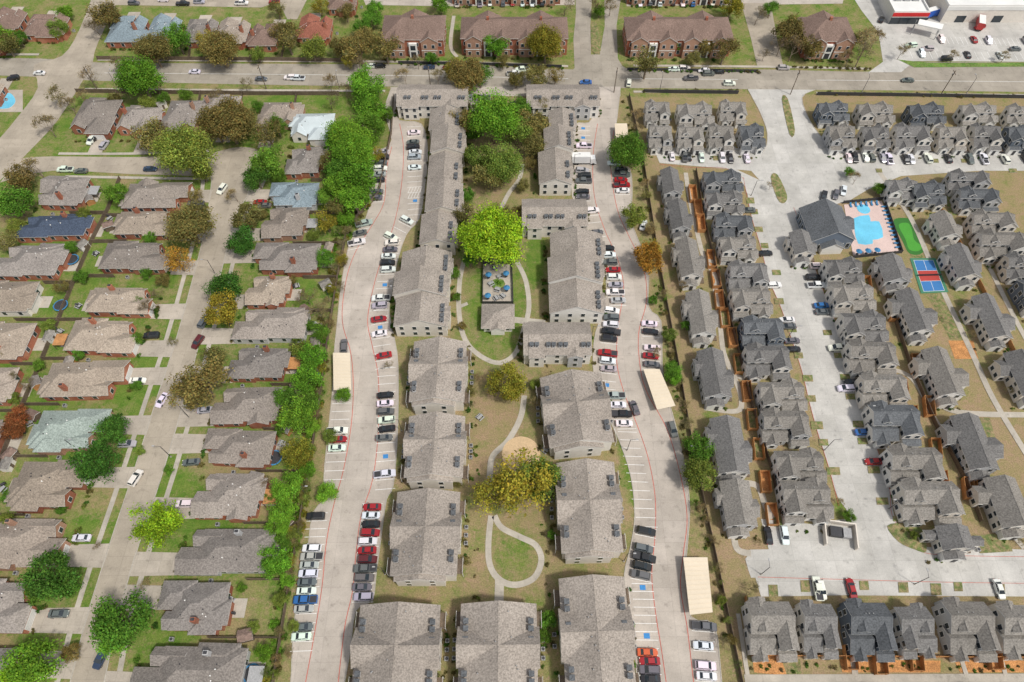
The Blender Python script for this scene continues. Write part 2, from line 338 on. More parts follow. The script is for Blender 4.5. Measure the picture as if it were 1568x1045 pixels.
mb.flat(GP([(1135,5),(1180,5),(1190,60),(1200,104),(1160,104),(1150,60)]),.065,'road_l'); mb.build('parking_lot')
mb=MB(); mb.flat(GP([(1290,-30),(1700,-30),(1700,96),(1400,94),(1380,111),(1330,111),(1352,95),(1345,50),(1318,15)]),.055,'road_r'); mb.build('store_parking_lot')
mb=MB(); mb.flat(GP([(160,-30),(560,-30),(545,-4),(440,-2),(400,12),(300,10),(170,8)]),.05,'road_l'); mb.flat(GP([(420,-10),(470,0),(455,30),(440,30)]),.06,'road_l'); mb.build('back_street')
mb=MB()
def patch(pts,k,z,n=0,h=0):
    q=GP(pts); q=smooth(q,n,True) if n else q
    if h: mb.hexa([(x,y,z-.05) for x,y in q],[(x,y,z+h) for x,y in q],'kerb',k)
    else: mb.flat(q,z,k)
patch([(1197,152),(1206,152),(1217,200),(1209,207)],'bed',.1,3,.12); patch([(905,40),(914,38),(920,78),(907,80)],'bed',.1,3,.12)
patch([(1180,272),(1190,268),(1205,300),(1200,312),(1190,305)],'bed',.12,3,.1)
patch([(1375,92),(1420,97),(1560,97),(1700,98),(1700,102),(1400,104)],'lawn',.12,0,.05)
mb.build('road_median')
mb=MB()
for u,v,w,h in [(1148,308,12,9),(1154,325,11,8),(1161,352,12,8),(1170,377,11,8),(1188,418,13,8),(1192,462,14,9),(1212,505,13,9),(1222,545,13,9),(1236,580,15,10),(1241,611,14,10),(1250,652,18,12),(1260,678,14,10),(1275,722,20,12),
  (1262,423,14,8),(1272,462,15,8),(1266,510,13,8),(1283,545,14,8),(1293,578,15,9),(1301,608,14,9),(1313,650,16,10),(1320,676,15,10),(1337,720,18,11),(1350,768,18,11),
  (1183,905,14,18),(1232,898,14,18),(1322,897,14,14),(1382,900,15,16),(1432,903,16,18),(1466,899,13,14),(1530,905,15,20),
  (1035,243,14,6),(1095,243,8,7),(1332,247,9,6),(1388,247,8,6),(1432,247,8,6),(1475,247,8,6),(1345,262,9,6),(1550,262,12,6),(1190,800,12,14),(1370,795,8,8)]:
    patch([(u-w/2,v-h/2),(u+w/2,v-h/2),(u+w/2+1.5,v+h/2),(u-w/2+1.5,v+h/2)],'bed',.12,0,.1)
patch([(1358,806),(1385,802),(1412,812),(1418,845),(1400,842),(1375,830)],'bed',.12,3,.1)
patch([(1490,820),(1540,818),(1550,845),(1500,848)],'bed',.12,0,.1)
mb.build('planting_bed')
RED=MB()
for ln in ([(612,190),(618,230),(614,290),(603,345),(585,395),(572,440),(563,490),(570,530),(579,575),(580,640),(576,700),(568,745),(553,790),(545,850),(540,905),(528,960),(518,1045)],
  [(600,225),(592,260),(588,310),(570,345),(545,385),(530,430),(524,490),(537,540),(541,590),(538,650),(526,720),(512,770),(500,830),(493,900),(480,980),(468,1045)],
  [(915,190),(908,240),(910,300),(925,350),(945,395),(955,440),(948,490),(944,550),(955,600),(975,650),(992,700),(1003,760),(1003,820),(998,880),(1004,940),(1012,990),(1020,1045)],
  [(940,200),(935,255),(945,320),(962,360),(985,410),(990,460),(978,510),(980,560),(990,600),(1020,655),(1040,720),(1052,790),(1046,850),(1042,900),(1052,960),(1062,1045)]):
    RED.ribbon(smooth(GP(ln),5),.2,.062,'red')
for ln in ([(1138,272),(1150,330),(1165,380),(1178,430),(1195,470),(1212,520),(1228,570),(1240,620),(1254,670),(1270,720),(1284,775)],[(1215,318),(1236,370),(1246,405),(1262,450),(1282,500),(1300,550),(1315,600),(1330,650),(1347,700),(1362,750),(1366,790),(1390,828),(1420,848),(1500,852),(1600,853)],
   [(1160,884),(1300,888),(1450,892),(1600,894)],[(1010,252),(1060,257),(1110,258),(1140,275)],[(1262,215),(1290,234),(1340,232),(1600,232)]):
    RED.ribbon(smooth(GP(ln),4),.12,.115,'red')
RED.build('fire_lane_marking')
# ---------------- sidewalks ----------------
W=MB()
for i,(ln,wd) in enumerate([([(712,395),(704,430),(703,480),(712,520),(735,545),(765,556),(790,540),(802,505),(810,470),(805,430),(792,402)],1.5),([(803,606),(797,640),(778,675),(755,698),(750,725),(750,745)],1.6),
  ([(752,790),(748,830),(750,865),(765,888),(790,896),(818,885),(829,858),(820,835),(795,822),(768,808),(757,790)],1.5),([(765,888),(764,925)],2.2),([(800,252),(795,275),(780,295),(768,318)],1.5),([(785,490),(835,495)],2.2),([(716,465),(704,470)],1.2),
  ([(1050,265),(1055,300),(1066,350),(1078,395),(1098,428),(1095,445),(1102,490),(1108,540),(1125,580),(1135,610),(1128,630),(1078,625)],1.5),
  ([(1125,575),(1140,580),(1160,580)],1.4),([(1135,740),(1160,745),(1172,775),(1182,795)],1.7),([(1098,735),(1120,800),(1128,840),(1150,848)],1.6),([(1078,398),(1095,402)],1.4),
  ([(1345,262),(1372,300),(1400,345),(1432,420),(1455,470),(1490,545),(1520,610),(1568,690),(1600,740)],1.7),([(1470,290),(1500,380),(1520,420),(1560,500),(1600,570)],1.5),
  ([(1420,610),(1470,632),(1580,636)],1.7),([(1340,560),(1390,575),(1415,610),(1430,640),(1520,780),(1568,840)],1.4),([(1140,1040),(1700,1038)],1.8),([(1290,1045),(1310,1040),(1290,930)],1.4),([(1145,1038),(1130,940)],1.0),
  ([(-100,84),(60,84)],1.3),([(150,92),(400,94),(700,96),(870,102)],1.3),([(970,101),(1180,103),(1330,106)],1.3),([(130,137),(400,139),(590,140)],1.2),([(970,141),(1130,142)],1.2),([(1250,143),(1700,148)],1.2),
  ([(90,236),(200,236),(320,232)],1.2),([(100,271),(320,275)],1.2),([(1510,930),(1540,1036)],1.0),([(1446,930),(1480,1036)],1.0),([(695,25),(690,70),(700,88)],1.5)]):
    W.ribbon(smooth(GP(ln),5),wd,.066+i*.004,'walk')
for e,sg in ((SL,-1),(SR,1)):
    q=[(x+sg*3.0,y) for x,y in e if y<190]; W.ribbon(q,1.3,.06,'walk')
W.build('sidewalk')
mb=MB(); c=G(798,696); mb.cyl(c[0],c[1],0,.12,5.2,5.2,'kerb',28,'sand'); mb.build('sand_play_area')
# ---------------- trees ----------------
def attr(me,vals):
    a=me.attributes.new('tint','FLOAT','POINT'); a.data.foreach_set('value',vals)
def tree_mesh(name,seed,nl,ls,clumps=16,trunk=True,sparse=1.0):
    r=random.Random(seed); mb=MB(); Rr=5.0; cz=Rr*1.15
    cl=[]
    for i in range(clumps):
        th=r.uniform(0,6.283); rad=Rr*.74*math.sqrt(r.random()) ; z=cz+r.uniform(-.38,.62)*Rr*(1-.45*(rad/Rr)**2)
        cl.append((rad*math.cos(th),rad*math.sin(th),z,Rr*r.uniform(.16,.38),r.uniform(.68,1.3)))
    if trunk:
        mb.limb((0,0,0),(r.uniform(-.2,.2),r.uniform(-.2,.2),cz*.5),.34,.24,'bark',8)
        for c in cl[:12]:
            mid=(c[0]*.4,c[1]*.4,cz*.5+(c[2]-cz*.5)*.55); mb.limb((0,0,cz*.38),mid,.17,.11,'bark'); mb.limb(mid,c[:3],.11,.03,'bark')
    tint=[1.0]*len(mb.v)
    for i in range(nl):
        c=r.choice(cl); d=Vector((r.gauss(0,1),r.gauss(0,1),r.gauss(.25,1))).normalized(); rr=c[3]*(r.random()**.45)*r.choice([1,1,1.1,1.45])
        p=Vector(c[:3])+d*rr
        nrm=(d*.6+Vector((r.gauss(0,.7),r.gauss(0,.7),r.gauss(.45,.6)))).normalized(); a=nrm.orthogonal().normalized(); bb=nrm.cross(a)
        th=r.uniform(0,6.28); a,bb=a*math.cos(th)+bb*math.sin(th),bb*math.cos(th)-a*math.sin(th)
        s1=ls*r.uniform(.6,1.3);s2=s1*r.uniform(.5,.9)
        mb.face([p-a*s1,p-bb*s2,p+a*s1*.9,p+bb*s2],'leaf'); t=c[4]*r.uniform(.6,1.45); tint+=[t]*4
    me=mb.mesh(name); attr(me,tint); return me
def bare_mesh(name,seed,leafn):
    r=random.Random(seed); mb=MB(); ends=[]
    def br(p,d,ln,rad,lv):
        q=p+d*ln; mb.limb(p,q,rad,rad*.6,'bark',4 if lv<2 else 3)
        if lv>=5: ends.append(q);return
        for i in range(3 if lv<5 else 2):
            nd=(d+Vector((r.gauss(0,.5),r.gauss(0,.5),r.gauss(.12,.3)))).normalized(); br(q,nd,ln*r.uniform(.6,.85),max(rad*.55,.035),lv+1)
    br(Vector((0,0,0)),Vector((0,0,1)),3.0,.22,0)
    tint=[1.0]*len(mb.v)
    for i in range(leafn):
        p=r.choice(ends)+Vector((r.gauss(0,.4),r.gauss(0,.4),r.gauss(0,.4))); a=Vector((r.gauss(0,1),r.gauss(0,1),r.gauss(0,.5))).normalized(); bb=a.orthogonal().normalized();s=.15
        mb.face([p-a*s,p-bb*s,p+a*s,p+bb*s],'leaf'); tint+=[r.uniform(.6,1.4)]*4
    me=mb.mesh(name); attr(me,tint); return me
TM=[tree_mesh('leafy_tree',i,6000,.215,clumps=26+2*i) for i in range(7)]
TB=[tree_mesh('large_tree',30+i,17000,.155,clumps=55+8*i) for i in range(2)]
TS=[tree_mesh('sparse_tree',50+i,2700,.20,clumps=26) for i in range(4)]
TX=[bare_mesh('bare_tree',70+i,900) for i in range(3)]
SH=[tree_mesh('shrub',90+i,700,.5,clumps=8,trunk=False) for i in range(3)]
COL={'G':(.145,.31,.03),'D':(.07,.175,.027),'M':(.115,.24,.03),'Y':(.27,.255,.035),'L':(.25,.43,.025),'O':(.36,.22,.04),'B':(.25,.21,.10),'S':(.19,.26,.05),'R':(.27,.11,.045),'E':(.20,.18,.06)}
def tree(u,v,r,c,kind=None):
    rm=r/sc(v,5); hc=min(1.1*rm,12); x,y=G(u,v,hc*1.0)
    if kind is None: kind='X' if c=='B' else ('S' if c in('Y','O','E') and R.random()<.4 else 'T')
    me={'X':TX,'S':TS,'T':TM if rm<6.5 else TB}[kind]; me=R.choice(me)
    s=rm/5*1.12; cc=COL[c]; j=R.uniform(.8,1.18); j2=R.uniform(.9,1.12)
    nm={'X':'bare_tree','S':'sparse_tree','T':'leafy_tree'}[kind]
    if c=='L': nm='lime_green_tree'
    place(me,nm,(x,y,0),R.uniform(0,6.28),(s*R.uniform(.93,1.07),s*R.uniform(.93,1.07),s*R.uniform(.85,1.0)),(cc[0]*j*j2,cc[1]*j,cc[2]*j))
TREES="""755 185 38 G;722 190 24 E;790 200 24 S;815 190 24 E;735 245 24 S;770 255 30 S;750 270 24 E;820 225 18 E;755 368 50 L;713 330 20 E;765 325 16 E;792 330 16 E;800 740 48 Y;762 755 36 Y;828 735 32 S;775 590 28 Y;725 205 14 M;700 185 18 E;715 240 12 S
562 128 26 G;560 150 22 G;568 172 22 G;535 212 32 G;568 200 22 M;518 222 20 G;545 240 30 G;522 262 26 M;548 278 28 G;520 290 24 G;545 312 24 G;520 318 18 E;500 340 20 Y;498 398 16 M;545 345 10 B;578 240 14 Y;560 222 20 G;530 240 24 M;505 300 18 M;505 250 16 E;530 335 14 G
345 440 26 D;342 478 29 Y;368 372 22 D;380 335 24 E;410 248 26 M;393 272 22 D;428 270 12 M;290 345 36 E;273 400 22 O;285 238 40 S;310 265 16 S;215 122 32 G;232 210 26 E;245 205 16 B;350 190 34 E;330 195 26 E;372 188 22 E;410 205 24 E;180 300 17 M;20 310 27 M;60 262 22 B;30 275 22 E;25 350 14 S;12 370 18 E
338 78 26 E;322 70 18 Y;272 62 22 M;235 78 26 E;160 25 22 E;148 45 16 B;425 15 14 E;440 60 24 E;478 75 20 S;550 75 26 E;590 72 26 E;560 60 18 E;430 50 18 E;490 10 14 Y;95 145 18 B;75 195 18 B;140 120 16 B;185 100 14 B;330 150 14 B;395 85 12 S;520 75 16 E;535 95 12 Y
310 585 42 E;290 605 28 E;325 560 26 E;455 640 28 G;480 548 22 G;470 580 24 G;440 610 18 M;455 695 24 Y;440 745 24 G;435 780 22 G;425 808 18 G;425 862 22 G;405 850 16 G;505 670 12 S;502 755 17 G;525 605 13 G;432 830 14 M;470 690 14 S;470 620 20 M;465 540 18 S;490 510 14 M;490 480 16 B;470 455 18 B;470 720 14 G;480 655 12 G;448 820 12 S;440 890 12 G
150 705 34 D;175 660 24 D;165 650 14 M;240 800 34 L;85 885 38 D;62 905 24 M;190 950 40 M;180 975 28 G;50 1022 38 G;30 1035 26 L;30 640 17 R;20 660 17 R;330 555 20 E;35 590 14 B;20 580 12 B;230 470 16 B;265 520 10 B;240 450 12 B;210 520 10 M;105 900 16 M
960 235 30 M;968 228 20 D;992 398 25 O;970 335 19 S;1000 385 14 Y;1068 690 24 M;1070 728 25 S;1025 515 13 S;1030 568 15 M;1030 580 12 G;1010 540 10 B;1110 985 12 B;1150 900 12 B;918 18 9 G;835 70 28 Y;820 60 18 E;760 72 18 G;745 65 12 M;712 120 28 E;700 110 18 Y;735 118 18 M;790 122 14 E;822 118 18 E;850 118 14 E;675 8 14 G;865 10 14 B;905 12 14 B;935 10 14 B;670 120 12 B;620 118 14 B;530 140 12 B;505 130 14 B
990 98 24 E;970 60 12 B;1110 78 22 E;1080 70 16 E;1120 12 18 Y;1205 50 22 E;1215 75 20 B;1195 70 16 B;1240 75 18 E;1325 70 22 B;1318 85 20 B;1300 90 14 B;1340 60 16 B;1180 15 12 M;1160 25 14 B;1170 85 10 B;1040 70 12 M;1060 90 12 E;550 100 12 B;640 95 12 B;660 92 10 M;770 95 12 E;555 45 14 M;575 15 14 G;570 30 14 M;530 20 14 E;100 20 12 G;90 45 14 S;10 70 18 E;30 60 12 M;0 60 20 G;1225 60 14 E;1310 60 14 E;1215 35 12 S
425 195 16 M;375 130 12 B;250 152 10 M;130 150 12 B;110 165 14 B;395 165 10 M;505 155 14 B;590 175 12 M;175 152 10 E;225 160 12 S;285 148 10 M
840 580 12 B;820 620 12 B;722 600 10 E;720 620 8 B;735 580 10 B;840 950 14 M;832 975 12 M;700 740 8 E;595 560 8 B;700 290 12 E;715 300 12 M;720 400 12 M;695 420 10 M;712 180 14 E;800 165 18 M;830 165 14 E;705 350 12 S;800 285 10 E;812 250 12 E;700 455 7 M;708 500 7 E;835 645 8 E;845 820 8 M;715 860 8 E;820 590 9 S
1012 270 8 B;995 350 10 B;1045 440 8 B;1020 450 8 B;1050 500 8 M;1055 620 8 B;1075 780 12 B;1085 800 10 B;1060 650 10 B;1095 830 8 B;1100 870 8 B;975 180 10 B;980 200 10 B;1120 980 9 E;1105 920 8 S;990 300 8 E;1000 460 8 M
1310 275 10 B;1300 265 8 M;1180 285 8 B;1300 790 10 M;1285 770 7 B;1345 290 9 M;1360 285 8 M;1345 400 6 D;1375 300 6 B;1490 510 7 B;1540 560 7 M;1545 600 7 B;1440 490 7 B;1160 830 6 B;1400 820 7 S;1560 830 7 B;1380 80 12 B;1460 88 10 B;1540 85 10 B
130 330 12 S;110 380 10 M;125 425 11 M;95 440 12 E;75 500 11 S;120 545 9 M;60 560 10 M;20 610 10 S;230 365 10 M;250 430 11 E;225 420 9 M;212 465 10 M;300 300 12 E;455 395 10 M;448 430 9 E;475 500 9 M;455 520 8 S;430 660 10 M;345 820 9 E;405 740 12 B;415 760 10 M;370 900 8 M;390 960 10 S;405 1000 14 G;360 1020 10 M;15 760 12 M;10 800 14 S;110 1000 14 E;225 895 9 B;260 720 8 M;150 835 8 B;215 690 8 S;95 780 9 M;5 540 12 E;360 300 12 B;400 330 9 E;480 360 10 S;210 590 8 M;25 470 9 M;65 650 8 M;445 1000 10 B;450 960 9 S;430 920 12 S"""
for ln in TREES.replace('\n',';').split(';'):
    q=ln.split()
    if len(q)==4: tree(float(q[0]),float(q[1]),float(q[2]),q[3])
for t in range(60):
    i=R.uniform(3,10); a=int(i); f=i-a; u=FL[a][0]*(1-f)+FL[a+1][0]*f+R.uniform(-12,4); v=FL[a][1]*(1-f)+FL[a+1][1]*f
    tree(u,v-6,R.uniform(6,11),R.choice('BBSEY'),R.choice('XXS'))
for t in range(26):
    i=R.uniform(0,6); a=int(i); f=i-a; u=FR[a][0]*(1-f)+FR[a+1][0]*f+R.uniform(-8,2); v=FR[a][1]*(1-f)+FR[a+1][1]*f
    tree(u,v-5,R.uniform(4,8),R.choice('BBSEM'),R.choice('XXS'))
def shrub(x,y,r,c='M'):
    cc=COL[c]; j=R.uniform(.6,1.0); s=r/5
    place(R.choice(SH),'shrub',(x,y,-s*3.2),R.uniform(0,6),(s,s,s*.8),(cc[0]*j,cc[1]*j,cc[2]*j))
# ---------------- houses ----------------
AC=MB(); AC.box(-.45,-.45,0,.45,.45,.85,'vent'); AC.cyl(0,0,.86,.9,.36,.36,'dark',12); ACM=AC.mesh('air_conditioner')
DRV=MB()
def house(b,side,rk='roof_h',wk='brick',h=3.1,name='brick_house',pitch=.58):
    b=(b[0]+1,b[1]+2.2*hp(b[1])*.35,b[2]-1,b[3]-2)
    x,y,w,d=boxm(b,h+.3); L,B=(w,d) if side in 'RL' else (d,w)
    rz={'R':0,'U':math.pi/2,'L':math.pi,'D':-math.pi/2}[side]+R.uniform(-.03,.03)
    L-=1.2;B-=1.2; mb=MB(); fl=R.choice([-1,1]); v=R.random()
    def yy(a,c): return (a,c) if fl>0 else (-c,-a)
    a0,a1=-L/2,L*.26
    zr=hip(mb,a0,-B*.45,a1,B*.45,h,pitch,rk,wk); wins(mb,a0,-B*.45,a1,B*.45,[1.0] if h<4 else [1.0,3.8],3.6)
    y0,y1=yy(-B*.5,B*.03)
    if v<.6: hip(mb,L*.02,y0,L/2,y1,h-.04,pitch*1.02,rk,wk)
    else: gable(mb,L*.02,y0,L/2,y1,h-.04,pitch*.95,'x',rk,wk)
    wins(mb,L*.02,y0,L/2,y1,[1.0],3.2,'S' if fl>0 else 'N')
    yc=(y0+y1)/2; mb.box(L/2,yc-2.3,.05,L/2+.08,yc+2.3,2.25,'trim')
    for k in range(3): mb.box(L/2+.08,yc-2.2,.5+k*.55,L/2+.1,yc+2.2,.55+k*.55,'vent')
    y2,y3=yy(B*.12,B*.44)
    gable(mb,L*.05,y2,L*.36,y3,h+.1,pitch*1.35,'x',rk,wk,o=.35); wins(mb,L*.05,y2,L*.36,y3,[1.0],3,'E')
    y4=yy(B*.04,B*.12); mb.box(L*.26,(y4[0]+y4[1])/2-.5,.05,L*.26+.1,(y4[0]+y4[1])/2+.5,2.2,'dark')
    if v>.35: y5,y6=yy(-B*.1,B*.36); hip(mb,-L/2-1.1,y5,-L*.1,y6,h-.08,pitch*.98,rk,wk)
    if v<.5: y5,y6=yy(B*.1,B*.54); hip(mb,-L*.42,y5,-L*.05,y6,h-.12,pitch,rk,wk)
    if v>.75: y5,y6=yy(-B*.56,-B*.05); gable(mb,-L*.38,y5,-L*.08,y6,h-.16,pitch,'y',rk,wk,o=.3)
    if R.random()<.6: mb.box(-L*.2,B*.33*fl-.5,h,-L*.2+1.2,B*.33*fl+.5,zr+.5,wk); mb.box(-L*.2+.2,B*.33*fl-.3,zr+.5,-L*.2+1,B*.33*fl+.3,zr+.75,'dark')
    for _ in range(6):
        vx=R.uniform(-L*.3,L*.1);vy=R.uniform(-B*.3,B*.3); hh=h+pitch*min(B*.45-abs(vy),vx+L/2,L*.26-vx)
        mb.cyl(vx,vy,hh-.3,hh+.55,.15,.15,'trim' if R.random()<.5 else 'dark',8)
    mb.build(name,(x,y,0),rz)
    gy=yc if side=='R' else -yc
    if side=='R':
        ex=edge_x(SL,y+gy)
        if y+gy<190 and ex>x+L/2: DRV.flat([(x+L/2-.3,y+gy-2.7),(ex+.3,y+gy-3.0),(ex+.3,y+gy+3.0),(x+L/2-.3,y+gy+2.7)],.105,'drive')
    if side=='L' and x>-130 and y<170:
        ex=edge_x(SR,y+gy)
        if ex<x-L/2: DRV.flat([(x-L/2+.3,y+gy-2.7),(ex-.3,y+gy-3.0),(ex-.3,y+gy+3.0),(x-L/2+.3,y+gy+2.7)],.105,'drive')
    if side in 'UD':
        s=-1 if side=='D' else 1; xx=x+(yc if side=='D' else -yc); DRV.flat([(xx-2.6,y+s*L/2),(xx+2.6,y+s*L/2),(xx+2.6,y+s*(L/2+8)),(xx-2.6,y+s*(L/2+8))],.105,'drive')
    sg={'R':-1,'L':1}.get(side,0)
    if sg:
        DRV.flat([(x+sg*(L/2),y-2),(x+sg*(L/2+4),y-2),(x+sg*(L/2+4),y+2.4),(x+sg*(L/2),y+2.4)],.03,'walk')
        if R.random()<.4:   # patio cover
            pc=MB(); q0,q1=sorted((0,sg*3.4)); pc.box(q0,-2,2.5,q1,2,2.62,R.choice(['wood','vent','cedar']))
            for a_ in (q0+.1,q1-.1):
                for c_ in (-1.9,1.9): pc.box(a_-.07,c_-.07,0,a_+.07,c_+.07,2.5,'wood')
            pc.build('patio_cover',(x+sg*(L/2+1.3),y+R.uniform(-1,1),0))
    place(ACM,'air_conditioner',(x+R.uniform(-L*.3,0),y-B/2-1.3 if side in 'RL' else y,0) if side in 'RL' else (x+B/2+1.4,y,0))
    for _ in range(6):
        if side in 'RL': shrub(x-sg*(L/2+R.uniform(.8,1.6)),y+R.uniform(-B/2,B/2)*.95,R.uniform(.6,1.1),R.choice('MDES'))
        else: shrub(x+R.uniform(-B/2,B/2),y-L/2-1.1,R.uniform(.6,1.1),R.choice('MDES'))
    return x,y,L,B
WL=[(190,275,290,322,'roof_h'),(177,318,268,362,'roof_h2'),(155,366,258,415,'roof_h'),(135,435,235,482,'roof_h2'),(103,485,212,542,'roof_h2'),(68,548,192,612,'roof_h2'),(52,622,162,692,'roof_green'),(20,700,128,782,'roof_h2'),(-30,787,102,870,'roof_h'),(-60,885,50,972,'roof_h'),(-100,990,25,1075,'roof_h')]
EL=[(437,222,492,268,'roof_h'),(410,275,488,318,'roof_blue'),(402,312,467,365,'roof_h'),(385,367,490,417,'roof_h'),(377,417,440,468,'roof_h2'),(357,468,472,522,'roof_h'),(350,527,438,582,'roof_h'),(325,587,430,650,'roof_h'),(308,653,420,715,'roof_h'),(297,718,400,795,'roof_h'),(272,803,412,882,'roof_h'),(238,885,348,972,'roof_h'),(200,983,375,1075,'roof_h')]
BL=[(58,265,130,318,'roof_h'),(25,325,135,365,'roof_navy'),(-5,370,95,425,'roof_h'),(-50,425,52,482,'roof_h2'),(-60,488,47,550,'roof_h2'),(-90,557,20,622,'roof_h'),(-110,640,0,705,'roof_h')]
FE=MB()
def fence(mb,pts,h=1.8,k='wood',z=0):
    mb.ribbon(pts,.09,z,k,h=h)
    for i in range(len(pts)-1):
        a=Vector(pts[i]);b_=Vector(pts[i+1]);n_=max(1,int((b_-a).length/2.5))
        for j in range(n_): c=a.lerp(b_,j/n_); mb.box(c.x-.08,c.y-.08,z,c.x+.08,c.y+.08,h+.12+z,k)
BACK=GP([(185,275),(168,320),(140,375),(112,440),(84,510),(55,580),(25,650),(-5,730),(-40,810)])
for q in WL:
    x,y,L,B=house(q[:4],'R',q[4],R.choice(['brick','brick','brick2'])); yt=y-B/2-1.0; xb=edge_x(BACK,yt)
    if xb<x-L/2: fence(FE,[(x-L*.3,yt),(xb,yt)])
FLw=GP(FL)
for q in EL:
    x,y,L,B=house(q[:4],'L',q[4],R.choice(['brick','brick2','brick','siding_g'])); yt=y-B/2-1.0; xb=edge_x(FLw,yt)
    if xb>x+L/2: fence(FE,[(x+L*.3,yt),(xb,yt)])
for q in BL:
    x,y,L,B=house(q[:4],'L',q[4],R.choice(['brick','brick','siding'])); yt=y-B/2-1.0; xb=edge_x(BACK,yt)
    if xb>x+L/2: fence(FE,[(x+L*.3,yt),(xb,yt)])
fence(FE,BACK)
for a,b_,c,d in [(110,148,180,206),(178,160,245,206),(248,150,308,203),(305,143,368,188),(393,153,462,196)]: house((a,b_,c,d),'D','roof_h',R.choice(['brick','brick2']))
house((442,170,515,216),'D','metal_roof','siding',name='metal_roof_house')
for a,b_,c,d,k in [(165,20,225,66,'roof_blue'),(225,22,278,64,'roof_blue'),(282,25,335,66,'roof_h'),(330,28,385,66,'roof_h'),(380,32,430,72,'roof_brown'),(455,22,512,60,'roof_red'),(38,18,105,56,'roof_brown'),(-15,12,40,45,'roof_brown'),(-80,20,-20,60,'roof_h'),(-30,50,12,78,'roof_red'),(500,-14,550,16,'roof_brown'),(590,-40,640,-15,'roof_h'),(-60,125,0,160,'roof_h2'),(-110,180,-30,220,'roof_h2')]:
    house((a,b_,c,d),'U',k,'brick')
fence(FE,GP([(150,92),(300,93),(440,94),(555,96)]));fence(FE,GP([(118,142),(250,144),(400,146),(520,146)]))
for u in (240,290,335,384,432): fence(FE,GP([(u,93),(u+3,72)]))
for u in (180,247,308,372,455): fence(FE,GP([(u,146),(u-4,172)]))
FE.build('wooden_fence')
DRV.build('driveway')
F2=MB(); fence(F2,FLw,1.9,'wood'); F2.build('boundary_fence')
F3=MB(); fence(F3,GP(FR),1.7,'wood'); F3.build('boundary_fence')
F4=MB(); F4.ribbon(GP([(985,142),(1040,143),(1130,144)]),.2,0,'dark',1.5);F4.ribbon(GP([(1250,146),(1400,148),(1700,153)]),.2,0,'dark',1.5); F4.ribbon(GP([(960,108),(1080,110),(1160,111)]),.15,0,'dark',1.3);F4.ribbon(GP([(610,98),(700,99),(860,104)]),.15,0,'dark',1.3);F4.build('iron_fence')
# ---------------- apartments ----------------
def ventsy(mb,x,y,z):
    for dy in (-.8,.8): 
        mb.box(x-.5,y+dy-.5,z-1,x+.5,y+dy+.5,z+.75,'siding_g'); mb.box(x-.6,y+dy-.6,z+.75,x+.6,y+dy+.6,z+.9,'roof_s3'); mb.box(x-.25,y+dy-.62,z+.2,x+.25,y+dy-.5,z+.6,'dark')
def vents(mb,x,y,z,k='dark'):
    for dx in (-.75,.75):
        mb.box(x+dx-.5,y-.5,z-1,x+dx+.5,y+.5,z+.75,'siding_g'); mb.box(x+dx-.6,y-.6,z+.75,x+dx+.6,y+.6,z+.9,'roof_s3'); mb.box(x+dx-.25,y-.62,z+.2,x+dx+.25,y-.5,z+.6,k)
def trim_shrubs(x,y,w,d,rz=0):
    for _ in range(12):
        sx=R.choice([-1,1])
        shrub(x+sx*(w/2+R.uniform(.5,1.5)),y+R.uniform(-d/2,d/2),R.uniform(.5,1.0),R.choice('MDEE'))
def apt_ns(b,rz=0,h=5.9):
    b=(b[0]+1,b[1]+2.4*hp(b[1]),b[2]-1,b[3]-5)
    x,y,w,d=boxm(b,h); w-=.9;d-=.7; mb=MB(); p=.40; rk='roof_apt'
    gable(mb,-w/2+.8,-d/2,w/2-.8,d/2,h,p,'y',rk,'siding',o=.5)
    dd=min(d*.42,w*.8)
    zr=gable(mb,-w/2,-dd/2+.6,w/2,dd/2+.6,h+.02,(w/2-.8)*p/(dd/2)*.97,'x',rk,'siding',o=.3)
    gable(mb,-w*.40,-d/2-1.2,w*.30,-d*.2,h-.3,p*.95,'y',rk,'siding',o=.4)
    wins(mb,-w*.40,-d/2-1.2,w*.30,-d*.2,[1,3.8],5.0,'S'); wins(mb,-w/2+.8,-d/2,w/2-.8,d/2,[1,3.8],3.5,'EWN'); wins(mb,-w/2,-dd/2+.6,w/2,dd/2+.6,[1,3.8],3,'EW')
    for s in (-1,1):
        for yy in (-d*.30,d*.06,d*.26): ventsy(mb,s*(w/2-1.7),yy,h+.9+.3)
        for yy in (-d*.36,d*.36):
            mb.box(s*(w/2-.8),yy-1.8,2.75,s*(w/2+.9),yy+1.8,2.9,'wood') if s>0 else mb.box(-(w/2+.9),yy-1.8,2.75,-(w/2-.8),yy+1.8,2.9,'wood')
            for e in (-1.8,1.7): mb.box(s*(w/2+.85)-.06,yy+e,0,s*(w/2+.85)+.06,yy+e+.12,3.9,'trim')
            mb.box(s*(w/2+.85)-.03,yy-1.8,3.8,s*(w/2+.85)+.03,yy+1.8,3.9,'trim')
    for _ in range(8): 
        vx=R.uniform(-w*.3,w*.3); mb.cyl(vx,R.uniform(-d*.45,d*.45),h+.5,h+(w/2-abs(vx))*p+.35,.13,.13,'vent',8)
    mb.build('apartment_building',(x,y,0),rz); trim_shrubs(x,y,w,d)
    for s in (-1,1):
        for k in range(3): place(ACM,'air_conditioner',(x+s*(w/2+1.2),y+d*(.1*k-.05),0))
